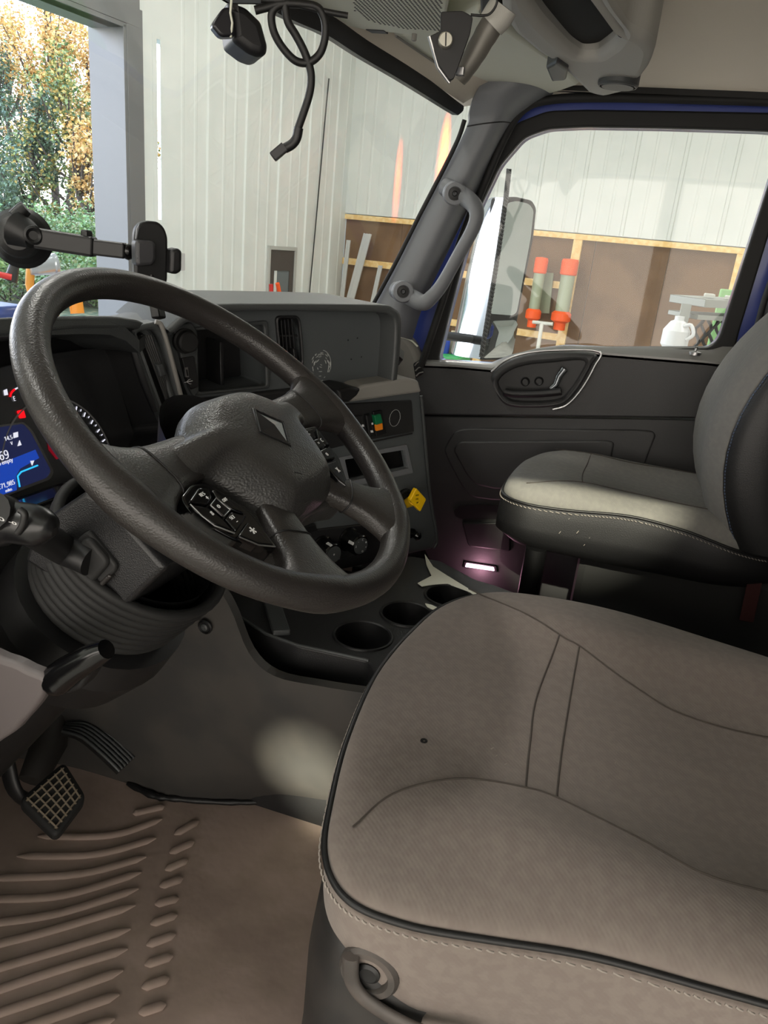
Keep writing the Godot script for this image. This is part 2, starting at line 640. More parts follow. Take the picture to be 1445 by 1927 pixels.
func workshop_lamps() -> void:
	var body := plain("lamp housing", Color(0.75, 0.75, 0.75), 0.5)
	var spots := [Vector3(4.6, 0, -3.6), Vector3(9.6, 0, -3.0), Vector3(9.6, 0, 2.6), Vector3(4.6, 0, 3.4), Vector3(-1.0, 0, -3.6), Vector3(-1.0, 0, 5.0), Vector3(9.6, 0, 8.0)]
	for i in spots.size():
		var p: Vector3 = spots[i]
		p.y = ROOF - 0.10
		var t := thing("ceiling_light", ["white ceiling light panel in front of the lorry near the corner of the right wall", "white ceiling light panel over the timber framed wall beside the bonnet", "white ceiling light panel over the right wall behind the cab door", "white ceiling light panel straight behind the cab", "white ceiling light panel just inside the open vehicle door", "white ceiling light panel behind the driver's doorway", "white ceiling light panel deepest in the workshop along the right wall"][i], "lamp", p, "light panels under the workshop ceiling")
		var st := S()
		block(st, p + Vector3(-0.65, 0.0, -0.34), p + Vector3(0.65, 0.1, 0.34), 0.01)
		part("housing", st, body, t)
		st = S()
		block(st, p + Vector3(-0.6, -0.008, -0.3), p + Vector3(0.6, 0.0, 0.3), 0.0)
		part("diffuser", st, glow("lamp glow", Color(1.0, 0.97, 0.9), 4.0), t)
		var l := AreaLight3D.new()
		l.name = "panel_light"
		l.area_size = Vector2(1.2, 0.6)
		l.light_energy = LAMP
		l.light_color = Color(1.0, 0.99, 0.965)
		l.area_range = 40.0
		l.area_attenuation = 2.0
		l.shadow_enabled = true
		l.position = Vector3(0, -0.02, 0)
		l.rotation.x = -PI / 2
		t.add_child(l)

	# added fill panels on the unseen left wall, glowing to brighten the cab
	for i in 4:
		var p := Vector3(-5.46, 2.5, -5.0 + 3.5 * i)
		var st := S()
		block(st, p + Vector3(-0.05, -2.1, -1.74), p + Vector3(0.02, 2.1, 1.74), 0.01)
		var o := struct("window_%d" % (i + 3), st, body)  # invented, unseen window frame round each fill panel
		st = S()
		block(st, p + Vector3(0.0, -2.0, -1.65), p + Vector3(0.03, 2.0, 1.65), 0.0)
		part("fill_panel", st, glow("daylight glow", Color(1.0, 0.96, 0.9), 1.0), o)
		var l := AreaLight3D.new()
		l.name = "cab_fill"
		l.area_size = Vector2(3.3, 4.0)
		l.light_energy = CAB_FILL
		l.light_color = Color(1.0, 0.97, 0.94)
		l.area_range = 40.0
		l.area_attenuation = 2.0
		l.shadow_enabled = true
		l.position = p + Vector3(0.06, 0, 0)
		l.rotation.y = -PI / 2
		add_child(l)

	# two made-up amber spots, out of view, casting orange streaks on the right wall
	var gw := Transform3D(Vector3(-0.1392, 0.0000, 0.9903), Vector3(0.0000, 1.0000, 0.0000), Vector3(-0.9903, 0.0000, -0.1392), Vector3(13.5444, 0.0000, 1.9035))
	for c: Array in [["added unseen amber spot lamp casting an orange streak on the right wall beside the windscreen pillar", Vector3(-5.62, ROOF - 0.2, 0.35), 7.7, 2.2, 170.0], ["added unseen small amber spot lamp casting a thin streak near the corner of the right wall", Vector3(-6.48, ROOF - 0.2, 0.3), 5.65, 1.05, 170.0]]:
		var p: Vector3 = gw * (c[1] as Vector3)
		var t := thing("added_streak_lamp", c[0], "lamp", p, "added amber streak lamps over the right wall")
		var dir: Vector3 = (Vector3.DOWN * cos(deg_to_rad(c[2])) - gw.basis.z * sin(deg_to_rad(c[2]))).normalized()
		var fr := Transform3D(Basis(gw.basis.x, dir.cross(gw.basis.x), dir), p)
		var st := S()
		lathe(st, [0.0, -0.16, 0.05, -0.16, 0.06, -0.1, 0.06, 0.02, 0.07, 0.03, 0.055, 0.03, 0.05, 0.0], fr, 18)
		part("housing", st, body, t)
		st = S()
		lathe(st, [0.05, 0.0, 0.0, 0.004], fr, 18)
		part("lens", st, glow("amber lens", Color(1.0, 0.5, 0.15), 2.0), t)
		st = S()
		tube(st, PackedVector3Array([p - dir * 0.15, Vector3(p.x, ROOF, p.z)]), 0.015, 8)
		part("stem", st, body, t)
		var l := SpotLight3D.new()
		l.name = "added_streak_spot"
		l.light_energy = c[4]
		l.light_color = Color(1.0, 0.3, 0.04)
		l.light_size = 0.04
		l.spot_range = 40.0
		l.spot_attenuation = 2.0
		l.spot_angle = c[3]
		l.spot_angle_attenuation = 0.3
		l.shadow_enabled = true
		l.transform = Transform3D(Basis.looking_at(dir, gw.basis.x), dir * 0.04)
		t.add_child(l)
	# two added narrow spots, out of view, that make the patches of light
	for c: Array in [["added unseen narrow spot making the light patch on the passenger seat", Vector3(-5.2, 5.9, 0.2), Vector3(1.78, 1.83, -0.02), 1.6, 62.0], ["added unseen narrow spot making the light patch on the tunnel foot", Vector3(-5.2, 4.95, -1.0), V([1.06,1.383,-0.361]), 0.6, 190.0]]:
		var t := thing("added_spot_lamp", c[0], "lamp", c[1], "added patch spots on the left wall")
		var dir: Vector3 = ((c[2] as Vector3) - (c[1] as Vector3)).normalized()
		var fr := Transform3D(Basis.looking_at(-dir, Vector3.UP), c[1])
		var st := S()
		lathe(st, [0.0, -0.2, 0.07, -0.2, 0.09, -0.15, 0.1, 0.0, 0.11, 0.02, 0.09, 0.02, 0.085, -0.02], fr, 20)
		part("housing", st, body, t)
		st = S()
		lathe(st, [0.085, -0.02, 0.0, -0.015], fr, 20)
		part("lens", st, glow("spot lens", Color(1.0, 0.98, 0.9), 3.0), t)
		st = S()
		beam(st, (c[1] as Vector3) - dir * 0.15, Vector3(-5.5, c[1].y + 0.1, c[1].z), 0.04, 0.04)
		part("wall_arm", st, body, t)
		var l := SpotLight3D.new()
		l.name = "spot"
		l.light_energy = c[4]
		l.light_color = Color(1.0, 0.98, 0.88)
		l.light_size = 0.05
		l.spot_range = 40.0
		l.spot_attenuation = 2.0
		l.spot_angle = c[3]
		l.spot_angle_attenuation = 0.12
		l.shadow_enabled = true
		l.transform = Transform3D(Basis.looking_at(dir, Vector3.UP), dir * 0.03)
		t.add_child(l)

const LAMP := 4.6
const CAB_FILL := 3.2  # strength of the added left wall fill

# ------------------------------------------------------------------ outside
func leaf_mesh(size: float) -> ArrayMesh:
	var st := S()
	st.set_smooth_group(-1)
	for s: float in [-1.0, 1.0]:
		st.add_vertex(Vector3(0, -size * 0.6, 0))
		st.add_vertex(Vector3(0, size * 0.6, 0))
		st.add_vertex(Vector3(s * size * 0.42, 0.0, size * 0.16))
	return done(st)

func leaves(called: String, clumps: Array, count: int, size: float, colours: Array, parent: Node3D) -> void:
	# clumps: centre, radius pairs; every leaf a small folded blade of its own tint
	var mm := MultiMesh.new()
	mm.transform_format = MultiMesh.TRANSFORM_3D
	mm.use_colors = true
	mm.mesh = leaf_mesh(size)
	mm.instance_count = count
	for i in count:
		var c: Array = clumps[rng.randi() % clumps.size()]
		var d := Vector3(rng.randfn(), rng.randfn(), rng.randfn()) * 0.5
		if d.length() > 1.25:
			d = d.normalized() * rng.randf_range(0.7, 1.2)
		var b := Basis.from_euler(Vector3(rng.randf() * TAU, rng.randf() * TAU, rng.randf() * TAU)).scaled(Vector3.ONE * rng.randf_range(0.6, 1.3))
		mm.set_instance_transform(i, Transform3D(b, (c[0] as Vector3) + d * (c[1] as float)))
		var a: Color = colours[rng.randi() % colours.size()]
		mm.set_instance_color(i, a * rng.randf_range(0.75, 1.2))
	var m := plain("leaf", Color.WHITE, 0.6)
	m.vertex_color_use_as_albedo = true
	m.backlight_enabled = true
	m.backlight = Color(0.5, 0.5, 0.4)
	var o := MultiMeshInstance3D.new()
	o.name = numbered(called, parent)
	o.multimesh = mm
	o.material_override = m
	parent.add_child(o, true)
	stuff(o)

const AUTUMN := [Color(0.66, 0.38, 0.12), Color(0.72, 0.45, 0.16), Color(0.56, 0.31, 0.1), Color(0.62, 0.48, 0.19)]
const GREENS := [Color(0.11, 0.16, 0.09), Color(0.14, 0.2, 0.11), Color(0.17, 0.23, 0.13), Color(0.1, 0.14, 0.1)]
const MIXED := [Color(0.2, 0.24, 0.07), Color(0.5, 0.33, 0.08), Color(0.1, 0.16, 0.06), Color(0.34, 0.3, 0.09)]
const FRESH := [Color(0.17, 0.27, 0.08), Color(0.24, 0.32, 0.11), Color(0.12, 0.2, 0.07), Color(0.3, 0.3, 0.15)]

func tree(label: String, foot: Vector3, high: float, wide: float, low: float, count: int, colours: Array) -> void:
	var t := thing("tree", label, "tree", foot, "trees beyond the open vehicle door")
	var bark := mottled("bark", Color(0.2, 0.16, 0.13), Color(0.36, 0.3, 0.25), 0.85, 1.0)
	var path := PackedVector3Array()
	var radii := []
	for k in 9:
		var f := k / 8.0
		path.append(foot + Vector3(rng.randf_range(-0.15, 0.15) * f * 2.0, high * 0.92 * f, rng.randf_range(-0.15, 0.15) * f * 2.0))
		radii.append(lerpf(0.17, 0.025, f))
	var st := S()
	tube(st, path, radii, 8)
	part("trunk", st, bark, t)
	st = S()
	var clumps := []
	for k in 22:
		var f := rng.randf_range(low, 1.0)
		var base := path[mini(8, int(f * 8.0 * 0.9))]
		var ang := rng.randf() * TAU
		var reach := wide * (1.0 - 0.6 * absf(f - 0.55)) * rng.randf_range(0.35, 1.0)
		if f > 0.85:
			reach *= 0.4
		var tip := Vector3(foot.x + cos(ang) * reach, foot.y + high * f + 0.4, foot.z + sin(ang) * reach)
		var mid := base.lerp(tip, 0.5) + Vector3(0, -0.2, 0)
		tube(st, smooth3(PackedVector3Array([base, mid, tip]), 3), [0.05, 0.045, 0.04, 0.034, 0.028, 0.02, 0.012], 5)
		clumps.append([tip, rng.randf_range(0.55, 0.95) * wide * 0.42])
		clumps.append([mid, rng.randf_range(0.4, 0.7) * wide * 0.36])
	stuff(part("branches", st, bark, t))
	leaves("foliage", clumps, count * 2, 0.10, colours, t)
	for c in t.get_children():
		if c is MultiMeshInstance3D:
			c.position = -t.position

func shrub(label: String, foot: Vector3, wide: float, high: float, count: int, colours: Array) -> void:
	var t := thing("shrub", label, "shrub", foot, "shrubs below the trees")
	var st := S()
	var clumps := []
	for k in 12:
		var tip := foot + Vector3(rng.randf_range(-1, 1) * wide, rng.randf_range(0.25, 1.0) * high, rng.randf_range(-0.8, 0.8))
		tube(st, PackedVector3Array([foot + Vector3((tip.x - foot.x) * 0.4, 0, 0), tip]), [0.02, 0.006], 5)
		clumps.append([tip, wide * 0.42])
	stuff(part("stems", st, mats["bark"], t))
	leaves("foliage", clumps, count * 2, 0.085, colours, t)
	for c in t.get_children():
		if c is MultiMeshInstance3D:
			c.position = -t.position

func outdoors() -> void:
	var st := S()
	var rows := []
	# yard in front of the door, then a grassy bank
	for k in 14:
		var d: float = [7.9, 12.0, 15.0, 17.0, 18.5, 20.0, 21.5, 23.0, 25.0, 28.0, 33.0, 45.0, 70.0, 120.0][k]
		var row := PackedVector3Array()
		for i in 22:
			var x := -40.0 + i * 7.0
			var h := SHOP_FLOOR - 0.02 + smoothstep(17.0, 26.0, d) * 0.9 + (sin(x * 1.3 + d) * 0.12 if d > 17.5 else 0.0)
			row.append(Vector3(x, h, -d))
		rows.append(row)
	sheet(st, rows, Vector3(0, -0.6, 0))
	struct("ground", st, mottled("grass bank", Color(0.2, 0.24, 0.1), Color(0.42, 0.38, 0.24), 0.9, 0.25, 0.03))
	var f := func(a: Array) -> Vector3: return Vector3(a[0], SHOP_FLOOR + 0.3, a[2])
	tree("slim dark green tree at the far left of the door opening", f.call([21.784,2.002,-20.625]), 5.6, 1.6, 0.25, 3600, GREENS)
	tree("dark green tree with thin stems left of the orange crowns", f.call([20.173,2.117,-17.944]), 4.9, 1.5, 0.2, 3400, GREENS)
	tree("tall orange tree whose crown stands highest against the sky", f.call([22.157,2.176,-18.71]), 8.3, 1.6, 0.6, 3400, AUTUMN)
	tree("orange tree beside the right post of the door opening", f.call([22.322,2.329,-16.903]), 6.7, 1.7, 0.45, 3600, AUTUMN)
	tree("broad green tree with yellowing leaves in the middle of the opening", f.call([20.12,2.231,-16.467]), 5.4, 1.5, 0.22, 2600, MIXED)
	tree("low orange young tree in front of the green trees", f.call([18.79,2.272,-14.931]), 3.6, 0.9, 0.4, 900, AUTUMN)
	tree("thin yellow green tree hidden mostly by the right door post", f.call([24.955,2.37,-18.391]), 7.2, 1.8, 0.3, 2600, MIXED)
	tree("pale rust coloured tree top behind the dark green trees", f.call([25.027,2.009,-23.011]), 7.8, 1.5, 0.62, 2200, AUTUMN)
	var sh := [[15.818,1.573,-15.272, 1.4, 1.7], [16.27,1.631,-14.792, 1.5, 1.6], [15.96,1.72,-13.635, 1.4, 1.5], [17.125,1.748,-13.799, 1.5, 1.7], [16.727,1.83,-12.687, 1.3, 1.5], [18.616,1.829,-13.498, 1.2, 1.6], [13.858,1.484,-12.972, 1.2, 0.9], [14.497,1.564,-12.258, 1.2, 0.8], [15.056,1.64,-11.57, 1.2, 0.9]]
	var names := ["leafy green shrub at the far left below the dark trees", "bushy green shrub second from the left below the dark trees", "bright green shrub below the tall orange tree", "bright green shrub below the low orange young tree", "green shrub close to the right door post", "tall green shrub half hidden behind the right door post", "low weedy shrub on the bank behind the suction cup", "low weedy shrub on the bank above the steering wheel", "low tan weed clump on the bank left of the phone holder"]
	for i in sh.size():
		var a: Array = sh[i]
		shrub(names[i], Vector3(a[0], SHOP_FLOOR, a[2]), a[3], a[4], 1500, FRESH)

# ------------------------------------------------------------------ things standing in the workshop
func workshop_things() -> void:
	var fw := Transform3D(Vector3(0.9903, 0.0000, 0.1392), Vector3(0.0000, 1.0000, 0.0000), Vector3(-0.1392, 0.0000, 0.9903), Vector3(1.0493, -0.0000, -7.4662))
	var rw := Transform3D(Vector3(-0.1392, 0.0000, 0.9903), Vector3(0.0000, 1.0000, 0.0000), Vector3(-0.9903, 0.0000, -0.1392), Vector3(13.5444, 0.0000, 1.9035))
	var st: SurfaceTool
	# machine by the vehicle door
	var base := V([4.533,1.688,-4.183])
	base.y = SHOP_FLOOR
	var t := thing("machine", "blue and orange machine with a round clear work lamp beside the open vehicle door", "machine", base)
	var bl := plain("machine blue", Color(0.12, 0.25, 0.55), 0.4)
	var og := plain("machine orange", Color(0.95, 0.6, 0.15), 0.45)
	st = S()
	block(st, base + Vector3(-0.45, 0.0, -0.7), base + Vector3(0.22, 1.12, 0.1), 0.04)
	block(st, base + Vector3(-0.35, 1.12, -0.5), base + Vector3(0.1, 1.33, 0.02), 0.05)
	part("body", st, bl, t)
	st = S()
	tube(st, smooth3(P3([4.572,1.56,-3.966,4.609,1.711,-3.949,4.646,1.802,-3.919,4.675,1.827,-3.887,4.694,1.733,-3.852,4.693,1.607,-3.831]), 4), 0.05, 10, false, Vector3(0.8, 0, -0.6).normalized(), 0.6)
	part("fender", st, og, t)
	st = S()
	var lp := V([4.617,1.926,-4.043])
	var lx := Transform3D(Basis.looking_at(Vector3(0.85, 0.1, 0.5), Vector3.UP) , lp)
	lx.basis = Basis(lx.basis.x, lx.basis.y, -lx.basis.z)
	lathe(st, [0.0, -0.1, 0.062, -0.1, 0.07, -0.06, 0.07, 0.06, 0.078, 0.07, 0.078, 0.09, 0.066, 0.09, 0.06, 0.06, 0.02, 0.04, 0.0, 0.04], lx, 20)
	part("work_lamp", st, plain("clear lamp", Color(0.72, 0.75, 0.78), 0.15, 0.5), t)
	st = S()
	tube(st, P3([4.561,1.916,-4.105,4.544,1.788,-4.11,4.548,1.697,-4.093]), 0.03, 10)
	part("lamp_stalk", st, plain("stalk orange", Color(0.9, 0.62, 0.2), 0.5), t)
	st = S()
	tube(st, P3([4.281,1.86,-4.25,4.337,1.851,-4.192,4.397,1.836,-4.127]), 0.022, 10)
	part("red_bar", st, plain("red", Color(0.8, 0.14, 0.12), 0.45), t)
	st = S()
	tube(st, P3([4.466,1.984,-4.141,4.449,1.893,-4.152,4.425,1.802,-4.166]), [0.02, 0.035, 0.045], 10)
	part("grab_post", st, mats["black"], t)
	# cable down the front wall
	st = S()
	tube(st, smooth3(P3([13.601,4.855,-5.662,13.553,4.253,-5.668,13.512,3.568,-5.674,13.455,2.681,-5.682,13.403,1.854,-5.69,13.344,1.045,-5.698,13.299,0.409,-5.704]), 4), 0.012, 8)
	tag(part("wall_cable", st, mats["black"], self), "thin dark cable hanging down the white front wall", "cable")
	st = S()
	plate(st, rnd(P2([8.783,1.878,8.873,1.881,8.873,1.648,8.782,1.647]), 0.01), fw, 0.02, 0.1, 0.004)
	t = thing("control_box", "small door control with green and red buttons on the white wall beside the phone holder", "switch", V([9.791,1.706,-6.238]))
	part("housing", st, plain("box grey", Color(0.7, 0.7, 0.7), 0.5), t)
	for c: Array in [[9.661,1.829,-6.155, "green"], [9.661,1.721,-6.155, "red"]]:
		st = S()
		rim(st, Transform3D(fw.basis, Vector3(c[0], c[1], c[2])), 0.02, 0.0, 0.015)
		part("button", st, plain("button " + c[3], Color(0.1, 0.55, 0.35) if c[3] == "green" else Color(0.8, 0.2, 0.2), 0.4), t)
	# poles by the small door
	for c: Array in [["red", 11.674,1.468,-5.67,11.788,0.55,-5.654], ["orange", 11.86,1.484,-5.644,12.346,0.417,-5.576]]:
		st = S()
		var top := Vector3(c[1], c[2], c[3])
		var dn := (Vector3(c[4], c[5], c[6]) - top).normalized()
		var foot := top + dn * ((top.y - SHOP_FLOOR) / -dn.y)
		tube(st, PackedVector3Array([foot, top]), 0.035, 12)
		tag(part("pole", st, mats["orange"] if c[0] == "orange" else mats["red"], self), c[0] + " pole leaning in front of the small brown door", "pole")
	# metal trims leaning on the framing
	var trims := [[14.255,2.41,-4.952,14.301,0.894,-5.278, 0.14, "broad pale metal trim leaning against the plywood beside the windscreen pillar"], [14.258,2.263,-5.329,14.268,0.882,-5.4, 0.07, "narrow pale metal trim leaning in the corner left of the broad trim"], [14.263,1.863,-4.645,14.284,0.85,-4.797, 0.07, "short pale metal trim leaning right of the broad trim"]]
	for c: Array in trims:
		var top := Vector3(c[0], c[1], c[2])
		var dn := (Vector3(c[3], c[4], c[5]) - top).normalized()
		var foot := top + dn * ((top.y - SHOP_FLOOR) / -dn.y)
		st = S()
		for k: float in [-0.4, 0.0, 0.4]:
			var off: Vector3 = rw.basis.x * c[6] * k
			beam(st, foot + off, top + off, c[6] * 0.4, 0.03 if k != 0.0 else 0.015, rw.basis.z)
		tag(part("metal_trim", st, plain("pale metal", Color(0.78, 0.79, 0.78), 0.4, 0.2), self), c[7], "metal trim", "metal trims leaning in the corner")
	# capped clear cylinders behind the rails
	var clear := plain("cloudy plastic", Color(0.62, 0.66, 0.56), 0.35)
	for c: Array in [[13.722,1.757,-1.085, "right hand clear cylinder with orange cap and foot on the framing behind the mirror", 1.0], [13.791,1.738,-1.577, "left hand clear cylinder with orange cap and foot next to the mirror edge", 0.8]]:
		var p := Vector3(c[0], c[1], c[2])
		t = thing("capped_cylinder", c[3], "container", p + Vector3(0, -0.62, 0), "orange capped cylinders in the wall framing")
		var xf := Transform3D(Basis(Vector3.RIGHT, Vector3(0, 0, -1), Vector3.UP), p)
		var s: float = c[4]
		st = S()
		lathe(st, [0.13 * s, 0.30, 0.145 * s, 0.32, 0.145 * s, 0.52, 0.13 * s, 0.56, 0.0, 0.57], xf, 20)
		part("cap", st, mats["orange"], t)
		st = S()
		lathe(st, [0.12 * s, -0.32, 0.12 * s, 0.31], xf, 20)
		part("tube", st, clear, t)
		st = S()
		lathe(st, [0.10 * s, -0.62, 0.10 * s, -0.5, 0.17 * s, -0.46, 0.17 * s, -0.34, 0.125 * s, -0.3, 0.0, -0.3], xf, 20)
		part("foot", st, mats["orange"], t)
	# board between the cylinders
	st = S()
	plate(st, P2([-3.611,2.047,-3.287,2.062,-3.245,1.376,-3.554,1.356]), rw, 0.02, 0.05, 0.005)
	tag(part("board", st, plain("speckled board", Color(0.56, 0.6, 0.5), 0.6), self), "speckled grey green board standing behind the middle rail next to the mirror", "board")
	# white T post
	st = S()
	var tp := V([13.5,1.252,-1.37])
	tube(st, PackedVector3Array([tp, Vector3(tp.x, SHOP_FLOOR, tp.z)]), 0.035, 12)
	tube(st, P3([13.523,1.231,-1.536,13.473,1.241,-1.182]), 0.03, 12)
	tag(part("post_handle", st, mats["white paint"], self), "white T shaped post standing in front of the lower timber rail", "post")
	# cart at the right
	var cb := V([5.557,1.894,0.544])
	t = thing("utility_cart", "grey plastic utility cart seen at the right end of the window", "cart", Vector3(cb.x, SHOP_FLOOR, cb.z))
	var grey := plain("cart grey", Color(0.58, 0.6, 0.58), 0.5)
	st = S()
	beam(st, V([5.485,2.134,0.358]), V([5.84,2.149,0.82]), 0.34, 0.05)
	part("top_tray", st, grey, t)
	st = S()
	beam(st, V([5.482,2.044,0.35]), V([5.833,2.052,0.842]), 0.3, 0.03)
	part("shelf", st, grey, t)
	for c: Array in [[5.384,2.117,0.355], [5.748,2.099,0.745]]:
		st = S()
		beam(st, Vector3(c[0], c[1], c[2]), Vector3(c[0] - 0.05, SHOP_FLOOR, c[2]), 0.075, 0.06, Vector3.BACK)
		part("leg", st, grey, t)
	for k in 3:
		st = S()
		block(st, V([5.533,2.172,0.412]) + Vector3(-0.02, 0, 0.05 + 0.13 * k), V([5.534,2.192,0.408]) + Vector3(0.07, 0.0, 0.12 + 0.13 * k), 0.008)
		part("lid_clip", st, plain("cart pale", Color(0.75, 0.76, 0.73), 0.5), t)
	# jug
	var jp := V([5.276,1.932,0.325])
	t = thing("jug", "translucent white plastic jug hanging at the left side of the grey cart", "jug", jp + Vector3(0, -0.1, 0))
	st = S()
	lathe(st, [0.0, -0.09, 0.07, -0.09, 0.085, -0.07, 0.085, 0.02, 0.05, 0.075, 0.03, 0.085, 0.03, 0.11, 0.0, 0.11], Transform3D(Basis(Vector3.RIGHT, Vector3(0, 0, -1), Vector3.UP).rotated(Vector3(0, 0, 1), 0.0), jp), 20)
	part("body", st, plain("milky plastic", Color(0.85, 0.87, 0.88), 0.3), t)
	st = S()
	tube(st, smooth3(P3([5.227,1.983,0.353,5.225,1.998,0.398,5.219,1.942,0.423,5.219,1.904,0.386]), 4), 0.012, 8)
	part("handle", st, plain("milky plastic", Color.WHITE), t)
	# hoses
	st = S()
	for k in 7:
		var x := 1318 + k * 8
		var a := V([5.572,2.019,0.476]).lerp(V([5.653,2.022,0.665]), k / 6.0)
		var path := PackedVector3Array()
		for i in 12:
			path.append(a + Vector3(0.02 * sin(i * 1.1 + k), -0.03 * i, 0.02 * cos(i * 1.3 + k * 2.0)))
		tube(st, path, 0.011, 6)
	tag(part("hose_bundle", st, plain("dark hose", Color(0.2, 0.2, 0.2), 0.5), self), "bundle of dark wavy hoses hanging below the grey cart shelf", "hoses")
	st = S()
	block(st, V([6.266,2.132,0.629]), V([6.26,2.217,0.705]) + Vector3(0.1, 0, 0.15), 0.01)
	block(st, Vector3(V([6.266,2.132,0.629]).x, SHOP_FLOOR, V([6.266,2.132,0.629]).z), V([6.257,2.125,0.705]) + Vector3(0.1, 0, 0.1), 0.01)
	tag(part("box_stack", st, plain("pale green", Color(0.55, 0.75, 0.5), 0.6), self), "pale green box behind the top of the grey cart", "box")
	# crate low by the mirror
	st = S()
	var gp := V([4.842,1.677,-1.066])
	t = thing("crate", "green crate holding bottles seen below the windscreen pillar left of the mirror", "crate", Vector3(gp.x, SHOP_FLOOR, gp.z))
	block(st, Vector3(gp.x - 0.2, SHOP_FLOOR, gp.z - 0.2), gp + Vector3(0.2, -0.01, 0.12), 0.015)
	part("body", st, plain("crate green", Color(0.15, 0.6, 0.3), 0.5), t)
	for c: Array in [[4.841,1.709,-1.092, "blue", "blue bottle at the left of the green crate beside the pillar"], [4.9,1.708,-1.055, "white", "pale bottle in the middle of the green crate"], [4.857,1.691,-1.007, "blue", "blue bottle at the right of the green crate beside the mirror"]]:
		st = S()
		lathe(st, [0.035, -0.08, 0.035, 0.04, 0.015, 0.07, 0.015, 0.1, 0.0, 0.1], Transform3D(Basis(Vector3.RIGHT, Vector3(0, 0, -1), Vector3.UP), Vector3(c[0], c[1], c[2])), 14)
		tag(part("bottle", st, plain("bottle " + c[3], Color(0.15, 0.3, 0.75) if c[3] == "blue" else Color(0.8, 0.75, 0.6), 0.3), self), c[4], "bottle", "bottles in the green crate")

# ------------------------------------------------------------------ the cab
const HEAD := [0.35, 2.645, -0.53, 0.5, 2.655, -0.57, 0.7, 2.66, -0.61, 0.95, 2.665, -0.65, 1.2, 2.667, -0.668, 1.33, 2.665, -0.662, 1.42, 2.668, -0.648, 1.5, 2.67, -0.63, 1.65, 2.67, -0.62, 1.8, 2.66, -0.58, 1.95, 2.65, -0.545, 2.05, 2.643, -0.522, 2.1, 2.64, -0.51]

